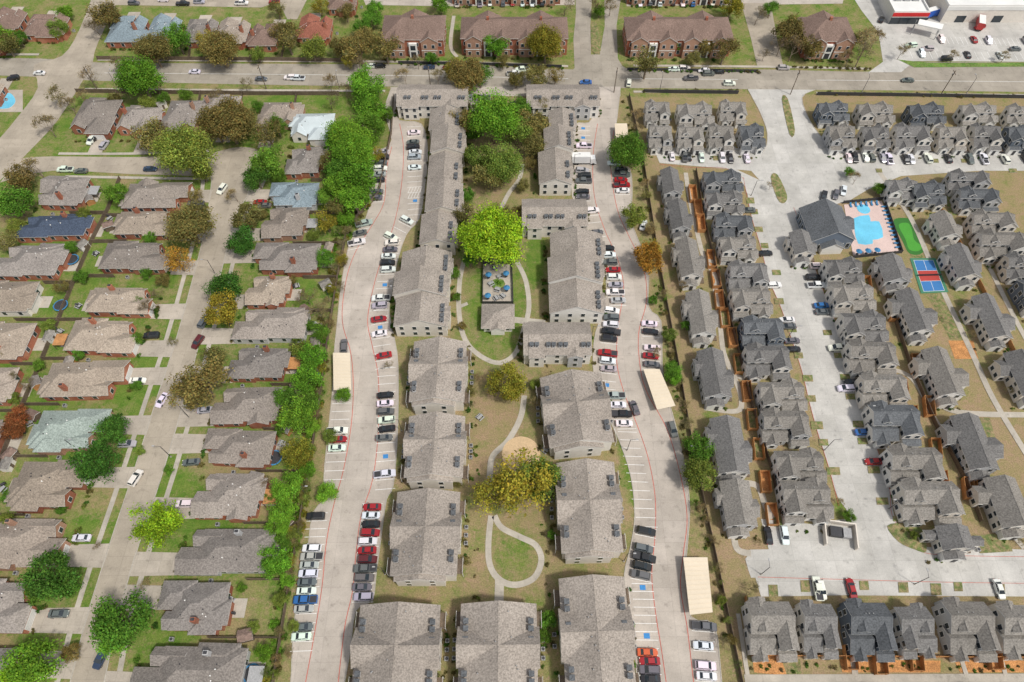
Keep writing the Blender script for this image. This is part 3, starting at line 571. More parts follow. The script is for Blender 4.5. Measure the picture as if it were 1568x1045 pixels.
def apt_ew(b,rz=0,h=5.9):
    x,y,w,d=boxm(b,h); w-=.9;d-=1;mb=MB();rk='roof_apt';p=.42
    gable(mb,-w/2,-d/2+.5,w/2,d/2-.5,h,p,'x',rk,'siding',o=.5); gable(mb,-w*.42,-d/2-.5,-w*.2,d/2,h-.25,p,'x',rk,'siding',o=.4)
    gable(mb,w*.16,-d/2-.6,w*.38,0,h-.2,p*1.1,'y',rk,'siding_g',o=.4); wins(mb,w*.16,-d/2-.6,w*.38,0,[1,3.8],2.8,'S')
    wins(mb,-w/2,-d/2+.5,w/2,d/2-.5,[1,3.8],3.2); wins(mb,-w*.42,-d/2-.5,-w*.2,d/2,[1,3.8],2.6,'S')
    for xx in (-w*.1,w*.08,-w*.35,w*.42): vents(mb,xx,-d*.28,h+1.3)
    mb.build('apartment_building',(x,y,0),rz); trim_shrubs(x,y,w,d)
def apt_step(segs,h=5.7,side=1):
    bs=[boxm((s[0],s[1]+1,s[2],s[3]-1),h) for s in segs]; cx=sum(b[0] for b in bs)/len(bs); cy=sum(b[1] for b in bs)/len(bs); mb=MB()
    for i,(x,y,w,d) in enumerate(bs):
        x-=cx;y-=cy; hh=h+(1.1 if i%2 else 0)-.02*i; w-=1
        gable(mb,x-w/2,y-d/2,x+w/2,y+d/2,hh,.42,'y','roof_apt','siding',o=.4); wins(mb,x-w/2,y-d/2,x+w/2,y+d/2,[1,3.8],3.1,'EWS' if i==len(bs)-1 else 'EW')
        gable(mb,x+side*w*.3-w*.25,y-d*.25,x+side*w*.3+w*.25,y+d*.2,hh-.1,.36,'x','roof_apt','siding',o=.3)
        ventsy(mb,x+side*(w/2-1.2),y+.5,hh+.9); ventsy(mb,x+side*(w/2-1.2),y-d*.3,hh+.9)
        for _ in range(2): mb.cyl(x+R.uniform(-2,2),y+R.uniform(-4,4),hh+1,hh+w*.2,.12,.12,'vent',8)
    mb.build('apartment_building',(cx,cy,0)); 
    for b in bs: trim_shrubs(b[0],b[1],b[2],b[3])
apt_ew((608,128,718,164)); apt_ew((805,128,918,164)); apt_ew((718,144,750,158)) 
apt_step([(657,168,708,200),(660,200,713,238),(655,238,707,284),(652,284,709,328),(643,328,699,374)])
apt_step([(614,386,692,420),(603,420,686,456),(604,456,687,500)])
apt_ns((625,515,718,620)); apt_ns((617,630,716,736)); apt_ns((597,746,708,886)); apt_ns((538,920,677,1075)); apt_ns((697,918,829,1075))
apt_step([(840,170,882,200),(832,200,878,233),(824,233,876,282)],side=1)
apt_ew((798,303,900,348)); apt_ew((800,491,906,546))
apt_step([(842,358,924,398),(838,398,922,436),(840,436,924,480)],side=1)
apt_ns((828,566,936,686),.10); apt_ns((850,700,953,850),.02); apt_ns((855,876,972,1075),.03)
x,y,w,d=boxm((737,465,788,503),3); mb=MB(); hip(mb,-w/2+.8,-d/2+.8,w/2-.8,d/2-.8,2.8,.5,'roof_apt','siding',o=.8); wins(mb,-w/2+.8,-d/2+.8,w/2-.8,d/2-.8,[1],2.2); gable(mb,-2,-d/2-.4,2,0,2.75,.5,'y','roof_apt','siding'); mb.build('pavilion',(x,y,0))
mb=MB(); q=GP([(740,405),(784,405),(786,466),(739,466)]); mb.hexa([(a,b_,0) for a,b_ in q],[(a,b_,.12) for a,b_ in q],'drive'); fence(mb,q+[q[0]],1.4,'dark',.12); mb.build('courtyard_patio')
UM=MB(); UM.cyl(0,0,0,2.4,.05,.05,'dark',6); UM.cyl(0,0,2.2,2.8,1.05,.05,'awn',8); UM.cyl(0,0,.7,.76,.5,.5,'dark',12); UMm=UM.mesh('patio_umbrella')
for u,v in [(748,420),(776,440),(747,452),(775,418)]: c=G(u,v,2.5); place(UMm,'patio_umbrella',(c[0],c[1],.12))
TBm=MB(); TBm.box(-.9,-.4,.7,.9,.4,.78,'vent')
for s in(-1,1): TBm.box(-.9,s*.8-.15,.4,.9,s*.8+.15,.46,'vent'); TBm.box(s*.6-.05,-.7,0,s*.6+.05,.7,.7,'dark')
TBm=TBm.mesh('picnic_table')
for u,v in [(765,425),(762,445),(757,412),(760,458),(735,640),(835,690),(770,455),(752,436)]: c=G(u,v); place(TBm,'picnic_table',(c[0],c[1],.12 if v<470 else 0),R.uniform(0,3))
mb=MB(); q=[(math.cos(i*.785)*2.2,math.sin(i*.785)*2.2) for i in range(8)]; mb.hexa([(a,b_,0) for a,b_ in q],[(a,b_,.35) for a,b_ in q],'brick2','lawn'); c=G(763,436); mb.build('planter',(c[0],c[1],.12)); shrub(c[0],c[1],1.3,'G')
def carport(pts,k='tan',h=2.6):
    q=GP(pts,h); cx=sum(a for a,_ in q)/4; cy=sum(b_ for _,b_ in q)/4; q=[(a-cx,b_-cy) for a,b_ in q]; mb=MB()
    mb.hexa([(a,b_,h) for a,b_ in q],[(a,b_,h+.2) for a,b_ in q],k)
    a,b_,c,d=[Vector(p) for p in q]; n_=12
    for i in range(1,n_): 
        p1=a.lerp(d,i/n_);p2=b_.lerp(c,i/n_); mb.ribbon([tuple(p1),tuple(p2)],.1,h+.2,k,.07)
    for t in (.08,.36,.64,.92):
        for s in (.2,.8): p=a.lerp(d,t).lerp(b_.lerp(c,t),s); mb.cyl(p.x,p.y,0,h,.08,.08,'vent',6)
    mb.build('carport',(cx,cy,0))
carport([(510,541),(536,541),(538,598),(511,598)]); carport([(985,566),(1010,566),(1034,622),(1006,628)]); carport([(1046,854),(1083,854),(1091,938),(1056,942)]); carport([(941,190),(960,190),(963,217),(943,217)])
# ---------------- north apartments ----------------
def big_apt(b,h=7.5,n=2):
    b=(b[0],b[1]+8,b[2],b[3]); x,y,w,d=boxm(b,h); mb=MB(); w-=1;d-=1;rk='roof_brown'
    d=min(d,16); zr=hip(mb,-w/2,-d/2,w/2,d/2,h,.5,rk,'brick'); wins(mb,-w/2,-d/2,w/2,d/2,[1.2,4.6],3)
    for i in range(n):
        xx=-w/2+(i+.5)*w/n
        for s in (-1,1):
            X_=xx+s*w/n*.27; gable(mb,X_-3.2,-d/2-1.4,X_+3.2,0,h-.1,.62,'y',rk,'brick2',o=.4); wins(mb,X_-3.2,-d/2-1.4,X_+3.2,0,[1.2,4.6],2.2,'S'); mb.box(X_-3.2,-d/2-1.46,3.4,X_+3.2,-d/2-1.41,3.7,'trim')
        mb.box(xx-1.6,-d/2-1.0,.1,xx+1.6,-d/2+.1,6.2,'trim'); mb.box(xx-1,-d/2-1.06,.2,xx+1,-d/2-.9,2.6,'dark'); mb.box(xx-1,-d/2-1.06,3.4,xx+1,-d/2-.9,5.4,'glass')
        mb.box(xx-.5,-.5,h,xx+.5,.5,zr+1,'brick')
        gable(mb,xx-5,0,xx+5,d/2+1,h-.12,.5,'y',rk,'brick2',o=.4)
    mb.build('brick_apartment_building',(x,y,0)); 
    for _ in range(14): shrub(x+R.uniform(-w/2,w/2),y-d/2-R.uniform(2,3),R.uniform(.7,1.2),R.choice('MDE'))
big_apt((585,15,682,62),n=1); big_apt((705,18,870,60)); big_apt((957,18,1120,62)); big_apt((1227,18,1305,64),n=1); big_apt((690,-50,860,-18)); big_apt((960,-50,1120,-18))
def store(name,b,h,band='awn',sign=None):
    x,y,w,d=boxm(b,h); mb=MB(); mb.box(-w/2,-d/2,0,w/2,d/2,h,'siding'); mb.box(-w/2-.15,-d/2-.15,h-1.5,w/2+.15,-d/2,h+.1,band)
    mb.box(-w/2+.4,-d/2+.4,h,w/2-.4,d/2-.4,h+.05,'comm')
    for a in ((-w/2,-d/2,w/2,-d/2+.4),(-w/2,d/2-.4,w/2,d/2),(-w/2,-d/2+.4,-w/2+.4,d/2-.4),(w/2-.4,-d/2+.4,w/2,d/2-.4)): mb.box(a[0],a[1],h,a[2],a[3],h+.8,'trim')
    for i in range(4): xx=-w/2+w*(i+.5)/4; mb.box(xx-2,-d/2-.1,.1,xx+2,-d/2+.02,3,'glass')
    for i in range(3): mb.box(-w*.3+i*w*.25,0,h,-w*.3+i*w*.25+2.5,2,h+1.4,'vent')
    if sign: mb.box(w*.05,-d/2-.35,h-2.2,w*.4,-d/2-.16,h-.3,sign)
    mb.build(name,(x,y,0))
store('retail_store',(1360,-15,1414,20),5,'redsign'); store('retail_store',(1436,-45,1660,10),7,'comm','redsign')
mb=MB(); q=GP([(1408,30),(1445,38),(1442,46),(1405,38)],4.5); mb.hexa([(a,b_,4.2) for a,b_ in q],[(a,b_,4.7) for a,b_ in q],'trim'); 
for a,b_ in q: mb.cyl(a*.995,b_,0,4.2,.15,.15,'vent',8)
mb.build('fuel_canopy')
TK=MB(); TK.box(-4.2,-1.25,1.0,2.4,1.25,3.9,'paint','comm'); TK.hexa([(2.6,-1.2,.6),(4.8,-1.2,.6),(4.8,1.2,.6),(2.6,1.2,.6)],[(2.6,-1.1,2.8),(4.2,-1.1,2.8),(4.2,1.1,2.8),(2.6,1.1,2.8)],'paint'); TK.hexa([(4.3,-1.0,1.7),(4.66,-1.0,1.7),(4.66,1.0,1.7),(4.3,1.0,1.7)],[(4.1,-1.0,2.6),(4.35,-1.0,2.6),(4.35,1.0,2.6),(4.1,1.0,2.6)],'glass'); TK.box(-4.2,-.5,.6,4.3,.5,.98,'dark')
for wx in(-3,-2,3.6):
    for s in(-1,1):
        q=[(wx+.48*math.cos(i*.5236),.48+.48*math.sin(i*.5236)) for i in range(12)]; TK.hexa([(a,s*.85,z) for a,z in q],[(a,s*1.2,z) for a,z in q],'tire')
TKm=TK.mesh('box_truck')
for u,v,a,c in [(1425,22,.4,(.02,.1,.45)),(1500,36,1.2,(.5,.03,.03)),(893,245,0,(.7,.7,.7)),(1455,24,0,(.02,.1,.45))]: p_=G(u,v,1.5); place(TKm,'box_truck',(p_[0],p_[1],.06),a,None,c)
# ---------------- cottages ----------------
def cottage(b,kind=1,rk=None,sd=1):
    h=5.2; rk=rk or R.choice(['roof_s','roof_s','roof_s2','roof_s2','roof_s3']); wk=R.choice(['siding','siding','siding_g']) if rk!='roof_s3' else R.choice(['siding_g','siding_d','siding'])
    if kind==0: h=4.6
    q_=hp(b[3]); sx=(b[2]-b[0])*.035; b=(b[0]+sx,b[1]+2.2*hp(b[1]),b[2]-sx,b[3]-h*q_*.62)
    x,y,w,d=boxm(b,h); w-=.8; mb=MB()
    if kind==0:
        c=.36 if w<11 else .28
        gable(mb,-w*c,-d/2,w*c,d/2,h,.6,'y',rk,wk,o=.35); wins(mb,-w*c,-d/2,w*c,d/2,[.9,3.2],2.4)
        gable(mb,-w*.12,-d*.26,w*.5,d*.1,h-.7,.62,'x',rk,wk,o=.3); wins(mb,-w*.12,-d*.26,w*.5,d*.1,[.9],2,'ES')
        gable(mb,-w*.5,d*.02,0,d*.36,h-1.0,.62,'x',rk,wk,o=.3); wins(mb,-w*.5,d*.02,0,d*.36,[.9],2,'WS')
        gable(mb,-w*c*.8,-d/2-1.9,w*c*.5,-d/2+.5,2.7,.5,'y',rk,'trim',o=.25); mb.box(-.5,-d/2-2.0,.1,.5,-d/2-1.9,2.2,'dark')
        mb.box(w*c,-d*.45,0,w*c+1.6,-d*.3,.5,'wood')
        for _ in range(3): mb.cyl(R.uniform(.3,1.5),R.uniform(-d*.3,d*.4),h,h+w*c*.55,.1,.1,'vent',6)
    else:
        s=sd*R.choice([1,1,-1])
        gable(mb,-w*.47,-d*.08,w*.42,d*.44,h,.66,'x',rk,wk,o=.3); wins(mb,-w*.47,-d*.08,w*.42,d*.44,[1,3.4],2.6)
        a0,a1=sorted((s*w*.44,s*w*.08)); gable(mb,a0,-d*.36,a1,d*.25,h+.12,.75,'y',rk,wk,o=.3); wins(mb,a0,-d*.36,a1,d*.25,[1,3.5],1.9,'SEW')
        a0,a1=sorted((-s*w*.38,-s*w*.08)); gable(mb,a0,d*.1,a1,d*.52,h-.3,.7,'y',rk,wk,o=.3); wins(mb,a0,d*.1,a1,d*.52,[1,3.4],1.9,'NEW')
        a0,a1=sorted((-s*w*.5,0)); gable(mb,a0,-d*.40,a1,d*.05,3.1,.6,'x',rk,wk,o=.3); wins(mb,a0,-d*.40,a1,d*.05,[.9],2.2,'SEW')
        a0,a1=sorted((-s*w*.42,-s*w*.18)); gable(mb,a0,-d*.52,a1,-d*.08,2.9,.8,'y',rk,'trim',o=.25); wins(mb,a0,-d*.52,a1,-d*.08,[.9],1.8,'S')
        a0,a1=sorted((s*w*.44,s*w*.1)); gable(mb,a0,-d*.52,a1,-d*.3,2.5,.45,'x',rk,'trim',o=.25); mb.box(s*w*.25-.5,-d*.52-.1,.1,s*w*.25+.5,-d*.52,2.0,'dark')
        xx=-s*w*.22; gable(mb,xx-1.1,-d*.06,xx+1.1,d*.16,h+.9,.7,'y',rk,wk,o=.2,z0=h-.5); wins(mb,xx-1.0,-d*.06,xx+1.0,d*.16,[h+.1],3,'S',.7,.7)
        for _ in range(3): vx=R.uniform(-w*.35,w*.3); mb.cyl(vx,d*.24,h+.6,h+.66*d*.22+.4,.1,.1,'vent',6)
        mb.box(w*.42,d*.1,0,w*.42+.8,d*.3,1.0,'vent')
    mb.build('cottage',(x,y,0),R.uniform(-.015,.015))
    place(ACM,'air_conditioner',(x+w/2+.7,y+R.uniform(-2,2),0))
    for _ in range(6): shrub(x+R.uniform(-w/2,w/2),y-d/2-R.uniform(1,2.2),R.uniform(.35,.7),R.choice('MDESB'))
for b in [(1007,254,1048,306),(1018,303,1062,360),(1030,362,1080,432),(1046,442,1100,520),(1063,532,1124,614),(1082,636,1152,730),(1096,733,1165,810),(1338,388,1398,440),(1205,350,1252,398),(1366,440,1434,516),(1406,530,1482,612),(1450,632,1534,724),(1498,728,1592,812),(1423,322,1474,372),(1448,372,1502,433),(1486,448,1552,525),(1532,535,1612,612),(1416,803,1510,846)]: cottage(b,0,R.choice(['roof_s','roof_s2','roof_s2','roof_s']))
for b in [(1073,256,1142,298),(1077,288,1144,330),(1091,322,1159,368),(1098,356,1165,400),(1113,395,1182,447),(1116,434,1187,486),(1133,480,1207,535),(1138,522,1217,580),(1158,578,1240,634),(1163,622,1247,682),(1183,684,1270,745),(1193,730,1280,800),
  (1260,390,1327,438),(1270,428,1345,480),(1286,472,1364,528),(1296,516,1380,573),(1316,566,1397,626),(1330,612,1417,682),(1358,678,1452,748),(1376,730,1480,802),
  (1355,268,1410,310),(1395,272,1452,318),(1450,256,1522,295),(1465,282,1537,324),(1485,318,1562,362),(1496,348,1582,398),(1538,383,1612,430),(1560,420,1640,480),(1640,500,1720,560),
  (985,148,1030,190),(1033,152,1097,195),(1100,148,1147,190),(991,184,1033,231),(1035,186,1082,231),(1083,184,1128,231),(1130,184,1174,231),
  (1250,150,1304,190),(1310,152,1374,192),(1388,153,1452,194),(1468,153,1532,192),(1540,155,1602,193),(1266,184,1314,231),(1318,186,1366,231),(1368,184,1430,231),(1434,186,1484,231),(1488,184,1537,231),(1540,186,1592,231),
  (1143,914,1226,1010),(1226,918,1288,1006),(1296,916,1374,1010),(1374,923,1436,1006),(1448,914,1530,1010),(1530,920,1612,1008),(1130,1060,1230,1130),(1300,1060,1400,1130),(1450,1060,1560,1130)]: cottage(b,1)
CF=MB(); MU=MB()
for u,v in [(1060,300),(1072,345),(1088,400),(1100,462),(1120,520),(1142,602),(1160,690),(1170,740),(1345,540),(1358,570),(1395,640),(1430,690),(1480,750),(1400,560),(1500,755),(1180,985),(1300,1008),(1400,1010),(1520,1008),(1475,990),(1345,1015),(1068,322),(1095,430),(1108,490),(1130,560),(1150,645),(1180,790),(1325,440),(1365,480),(1340,510),(1380,600),(1420,625),(1440,740)]:
    k=(v/1045)*.6+.5; a=10*k; bb=17*k
    q=GP([(u-a,v-bb),(u+a*.6,v-bb),(u+a,v+bb),(u-a*.6,v+bb)]); fence(CF,q+[q[0]],1.8,'cedar'); MU.flat(q,.02+len(MU.f)*.0005,R.choice(['mulch','mulch','bed','mulch']))
for ln in [[(1065,262),(1078,340),(1100,430),(1125,520),(1150,620),(1180,720),(1196,790)],[(1335,400),(1362,470),(1392,560),(1430,650),(1478,740),(1500,800)],[(1425,300),(1465,370),(1500,440),(1550,540)],[(1140,915),(1150,1005),(1600,1008)],[(1290,930),(1300,1008)],[(1442,930),(1460,1008)]]:
    fence(CF,GP(ln),1.7,R.choice(['cedar','cedar','wood']))
CF.build('cedar_fence')
for q in [[(1452,522),(1490,522),(1498,550),(1462,550)],[(1146,975),(1195,1005),(1205,1035),(1155,1030)],[(1285,1010),(1440,1012),(1440,1030),(1290,1030)],[(1460,1010),(1568,1012),(1580,1030),(1470,1030)]]: MU.flat(GP(q),.05,'mulch')
MU.build('mulch_bed')
mb=MB()
for q in [[(1205,1010),(1225,1010),(1228,1036),(1206,1036)],[(1448,300),(1460,300),(1465,330),(1452,330)],[(1370,335),(1385,335),(1420,405),(1400,405)],[(1420,452),(1445,448),(1490,515),(1455,520)],[(1495,640),(1515,640),(1530,690),(1505,690)]]: mb.flat(GP(q),.045,'bed')
mb.build('lawn')
# clubhouse, pool, green, court
x,y,w,d=boxm((1234,318,1298,368),4.5); mb=MB(); gable(mb,-w/2,-d/2,w/2,d/2,4.6,.6,'y','roof_s3','siding_d'); gable(mb,-w*.2,-d*.15,w/2+1.5,d*.2,4.3,.6,'x','roof_s3','siding_d'); wins(mb,-w/2,-d/2,w/2,d/2,[.8],2.2,wh=2); gable(mb,-w*.25,-d/2-2,w*.25,-d/2+.4,3,.6,'y','roof_s3','trim'); mb.build('clubhouse',(x,y,0),.05)
mb=MB(); q=GP([(1292,314),(1350,308),(1376,385),(1306,392)]); mb.flat(q,.13,'deck'); q=smooth(GP([(1304,336),(1330,330),(1333,340),(1346,340),(1352,364),(1336,368),(1336,374),(1314,374),(1308,352)]),2,True); mb.hexa([(a,b_,.0) for a,b_ in q],[(a,b_,.17) for a,b_ in q],'trim','water'); c=G(1322,321); mb.cyl(c[0],c[1],.05,.2,2.2,2.2,'trim',16,'water'); mb.build('swimming_pool')
LC=MB(); LC.box(-.9,-.3,.3,.4,.3,.38,'awn'); LC.hexa([(.4,-.3,.3),(.9,-.3,.75),(.9,.3,.75),(.4,.3,.3)],[(.4,-.3,.38),(.9,-.3,.83),(.9,.3,.83),(.4,.3,.38)],'awn'); 
for sx in(-.8,.3):
    for sy in(-.25,.25): LC.box(sx-.03,sy-.03,0,sx+.03,sy+.03,.3,'trim')
LCm=LC.mesh('lounge_chair')
for i in range(11):
    c=G(1353+i*2.1,318+i*6.2); place(LCm,'lounge_chair',(c[0],c[1],.13),R.uniform(-.1,.1))
for i in range(6):
    c=G(1302+i*8,316-i*.6); place(LCm,'lounge_chair',(c[0],c[1],.13),1.57)
for i in range(3): c=G(1315+i*14,386-i*1,2); place(UMm,'patio_umbrella',(c[0],c[1],.13))
mb=MB(); fence(mb,GP([(1290,312),(1352,306),(1380,388),(1304,396)]),1.4,'dark'); mb.build('iron_fence')
mb=MB(); mb.flat(smooth(GP([(1368,340),(1380,334),(1398,338),(1405,355),(1418,378),(1408,390),(1392,388),(1382,370)]),4,True),.05,'turf_d'); mb.flat(smooth(GP([(1376,345),(1390,342),(1396,352),(1400,368),(1412,378),(1405,385),(1392,382),(1386,366)]),4,True),.06,'turf'); mb.build('putting_green')
mb=MB(); C0=[(1393,396),(1432,396),(1452,448),(1410,450)]; mb.flat(GP(C0),.14,'court_g')
def lc(u,v): 
    a=[C0[0][k]*(1-u)+C0[1][k]*u for k in(0,1)];b_=[C0[3][k]*(1-u)+C0[2][k]*u for k in(0,1)]; return G(a[0]*(1-v)+b_[0]*v,a[1]*(1-v)+b_[1]*v)
mb.flat([lc(.12,.06),lc(.88,.06),lc(.88,.36),lc(.12,.36)],.15,'court_b'); mb.flat([lc(.12,.36),lc(.88,.36),lc(.88,.66),lc(.12,.66)],.15,'court_r'); mb.flat([lc(.12,.66),lc(.88,.66),lc(.88,.95),lc(.12,.95)],.15,'court_b')
for a,b_ in [((.12,.06),(.88,.06)),((.12,.95),(.88,.95)),((.12,.06),(.12,.95)),((.88,.06),(.88,.95)),((.12,.36),(.88,.36)),((.12,.66),(.88,.66)),((.5,.06),(.5,.36)),((.5,.66),(.5,.95))]: mb.ribbon([lc(*a),lc(*b_)],.1,.16,'white')
mb.ribbon([lc(.05,.51),lc(.95,.51)],.05,.165,'dark',.9); mb.build('pickleball_court')
x,y,w,d=boxm((1262,800,1310,838),1); mb=MB(); 
for a in ((-w/2,-d/2,-w/2+.3,d/2),(w/2-.3,-d/2,w/2,d/2),(-w/2+.3,d/2-.3,w/2-.3,d/2)): mb.box(a[0],a[1],0,a[2],a[3],2,'siding')
mb.box(-w*.3,-d*.1,.1,w*.05,d*.3,1.4,'dark'); mb.box(w*.1,-d*.1,.1,w*.35,d*.3,1.4,'vent'); mb.build('dumpster_enclosure',(x,y,.1),-.15)
TR=MB(); TR.cyl(0,0,.85,.9,2.2,2.2,'awn',20); TR.cyl(0,0,.9,.93,1.85,1.85,'dark',20)
for i in range(6): a=i*1.047; TR.cyl(2.1*math.cos(a),2.1*math.sin(a),0,2.4,.04,.04,'dark',6)
TRm=TR.mesh('trampoline')
for u,v in [(421,703),(388,1033),(95,470),(112,400),(478,575)]: c=G(u,v); place(TRm,'trampoline',(c[0],c[1],0))
SDS=[]
for rr_,ww_ in (('roof_s2','siding'),('roof_h','cedar'),('roof_brown','wood')):
    SD=MB(); gable(SD,-1.5,-1.2,1.5,1.2,2.1,.5,'x',rr_,ww_,o=.2); SD.box(-.4,-1.26,.1,.4,-1.2,1.9,'wood'); SDS.append(SD.mesh('garden_shed'))
for u,v in [(80,520),(170,350),(110,560),(500,440),(470,480),(440,660),(485,530),(55,640),(20,700),(395,735),(500,250),(130,380),(250,165),(15,715),(455,600),(440,805),(95,360),(140,310),(380,975),(505,385),(60,590)]: c=G(u,v); place(R.choice(SDS),'garden_shed',(c[0],c[1],0),R.uniform(0,3))
mb=MB(); q=smooth(GP([(0,150),(15,143),(24,155),(14,166),(-5,165)]),4,True); mb.flat(GP([(-20,138),(35,138),(35,172),(-25,172)]),.04,'drive'); mb.hexa([(a,b_,0) for a,b_ in q],[(a,b_,.1) for a,b_ in q],'trim','water'); mb.build('backyard_pool')
GR=MB(); GR.box(-.6,-.3,.5,.6,.3,.95,'dark'); GR.hexa([(-.45,-.28,.95),(.45,-.28,.95),(.45,.28,.95),(-.45,.28,.95)],[(-.4,-.15,1.2),(.4,-.15,1.2),(.4,.15,1.2),(-.4,.15,1.2)],'dark')
for sx in(-.5,.5): GR.box(sx-.04,-.25,0,sx+.04,.25,.5,'dark')
GRm=GR.mesh('barbecue_grill')
for q in EL+WL:
    s=1 if q in EL else -1; uu=(q[2]+8) if s>0 else q[0]-8
    for k in range(2): c=G(uu+R.uniform(-4,8)*s,(q[1]+q[3])/2+R.uniform(-8,14)); place((TBm,GRm)[k],('patio_table','barbecue_grill')[k],(c[0],c[1],.03),R.uniform(0,3))
# ---------------- vehicles ----------------
def loft(mb,secs,k,caps=True):
    rings=[[(x,-a,z0),(x,-a*1.0,(z0+z1)/2),(x,-b_,z1),(x,b_,z1),(x,a,(z0+z1)/2),(x,a,z0)] for x,a,z0,b_,z1 in secs]
    for i in range(len(rings)-1):
        for j in range(6): mb.face([rings[i][j],rings[i][(j+1)%6],rings[i+1][(j+1)%6],rings[i+1][j]],k)
    if caps: mb.face(rings[0],k); mb.face(rings[-1],k)
def car_mesh(name,kind):
    mb=MB(); 
    if kind=='sedan': L=4.75;body=[(-2.37,.72,.45,.66,.80),(-2.25,.86,.30,.80,.98),(-1.5,.91,.25,.85,1.02),(0,.92,.25,.87,.98),(1.3,.91,.25,.84,.93),(2.1,.86,.28,.74,.80),(2.37,.70,.40,.60,.62)];cab=[(-1.75,-1.05,.45,1.25)];zt=1.45;zb=.97;hw=.78;ht=.60
    elif kind=='suv': L=4.8;body=[(-2.4,.80,.45,.78,.95),(-2.3,.92,.32,.88,1.12),(-1.4,.96,.3,.90,1.12),(0,.96,.3,.90,1.10),(1.2,.95,.3,.88,1.08),(2.15,.88,.32,.80,.98),(2.4,.76,.42,.68,.75)];cab=[(-2.28,-1.95,.4,1.25)];zt=1.75;zb=1.08;hw=.84;ht=.70
    else: L=5.8;body=[(-2.9,.88,.5,.88,1.05),(-2.8,.98,.45,.94,1.12),(-.9,1.0,.4,.94,1.12),(.2,1.0,.4,.94,1.14),(1.6,.99,.4,.92,1.12),(2.6,.95,.42,.86,1.05),(2.9,.86,.5,.78,.85)];cab=[(-.95,-.7,1.0,1.75)];zt=1.88;zb=1.1;hw=.88;ht=.72
    loft(mb,body,'paint')
    c0,c1,c2,c3=cab[0]
    b4=[(c0,-hw),(c3,-hw),(c3,hw),(c0,hw)]; t4=[(c1,-ht),(c2,-ht),(c2,ht),(c1,ht)]
    mb.hexa([(a,b_,zb-.05) for a,b_ in b4],[(a,b_,zt-.05) for a,b_ in t4],'glass')
    mb.hexa([(a*1.0,b_*1.03,zt-.05) for a,b_ in t4],[(a*.93+(c1+c2)/2*.07,b_*.9,zt+.03) for a,b_ in t4],'paint')
    for s in(-1,1):
        m_=(c0+c3)/2; mm=(c1+c2)/2
        mb.limb((m_,s*(hw+.0),zb),(mm,s*(ht+.0),zt),.05,.05,'paint',4); mb.limb((c3,s*hw,zb),(c2,s*ht,zt),.04,.04,'paint',4); mb.limb((c0,s*hw,zb),(c1,s*ht,zt),.06,.06,'paint',4)
        mb.box(c3-.35,s*.98-.08,zb-.02,c3-.15,s*.98+.08,zb+.14,'paint')
        fx=L/2-.02; mb.box(fx-.18,s*.58-.16,.62,fx+.0,s*.58+.1,.74,'lamp'); mb.box(-fx-.01,s*.62-.12,.72,-fx+.14,s*.62+.14,.9,'tail')
        for wx in (-L*.30,L*.31):
            q=[(wx+.34*math.cos(i*.5236),.34+.34*math.sin(i*.5236)) for i in range(12)]
            y0,y1=s*.72,s*(.95 if kind!='pickup' else 1.02)
            mb.hexa([(a,y0,z) for a,z in q],[(a,y1,z) for a,z in q],'tire'); q2=[(wx+.2*math.cos(i*.785),.34+.2*math.sin(i*.785)) for i in range(8)]; mb.face([(a,y1+s*.01,z) for a,z in q2],'hub')
    if kind=='pickup': mb.box(-2.75,-.80,1.125,-1.05,.80,1.135,'dark')
    return mb.mesh(name)
CM=[car_mesh('sedan','sedan'),car_mesh('suv','suv'),car_mesh('pickup_truck','pickup')]
CC={'w':(.72,.72,.71),'s':(.38,.39,.40),'g':(.12,.125,.13),'k':(.018,.018,.02),'r':(.33,.015,.02),'b':(.03,.13,.38),'t':(.32,.27,.20),'n':(.03,.05,.10),'o':(.5,.1,.03),'q':(.10,.015,.02)}
def car(x,y,rz,c,t=None,z=.1):
    t=R.choice([0,0,1,1,0,1,2]) if t is None else t
    cc=[a*R.uniform(.9,1.1) for a in CC[c]]
    place(CM[t],['parked_car','parked_suv','pickup_truck'][t],(x,y,z),rz+R.uniform(-.04,.04)+R.choice([0,math.pi]),None,cc)
def carp(u,v,deg,c,t=None): x,y=G(u,v,.7); car(x,y,math.radians(deg),c,t)
ST=MB()
def row(p0,p1,occ,ang=0,z=.066,ln=5.2,stripes=True,zc=.06):
    a=Vector(G(*p0));b_=Vector(G(*p1));n_=len(occ);d=(b_-a)/(n_-1); hd=math.atan2(d.y,d.x)+math.pi/2+math.radians(ang); e=Vector((math.cos(hd),math.sin(hd)))
    for i in range(n_+1):
        c=a+d*(i-.5)
        if stripes: ST.ribbon([tuple(c-e*ln/2),tuple(c+e*ln/2)],.13,z,'white')
        if i<n_ and occ[i] not in '.hx':
            q=a+d*i+e*R.uniform(-.4,.4); car(q.x,q.y,hd,occ[i],z=zc)
        if i<n_ and occ[i]=='h':
            q=a+d*i; o=Vector((-e.y,e.x)); ST.flat([tuple(q+e*x_+o*y_) for x_,y_ in((-.7,-.6),(.7,-.6),(.7,.6),(-.7,.6))],z+.002,'blue')
        if i<n_ and occ[i]=='x':
            for j in range(5):
                q=a+d*i+e*(j-2)*1.0; o=Vector((-e.y,e.x)); ST.ribbon([tuple(q-o*1.2-e*.4),tuple(q+o*1.2+e*.4)],.12,z+.002,'white')
row((634,198),(636,325),'.w.gkws.w...xxh..')
row((624,340),(600,365),'w..w',ang=0)
row((601,374),(583,470),'wgwkw.h.ws',6); row((580,480),(588,558),'.rhw..r.')
row((592,570),(590,742),'...kwgwkg.h.w.');row((570,778),(556,915),'rwkrwrqgggs')
row((585,235),(577,305),'skgwsk.gg');row((556,345),(546,374),'sgw',25);row((524,612),(512,728),'....wrw...')
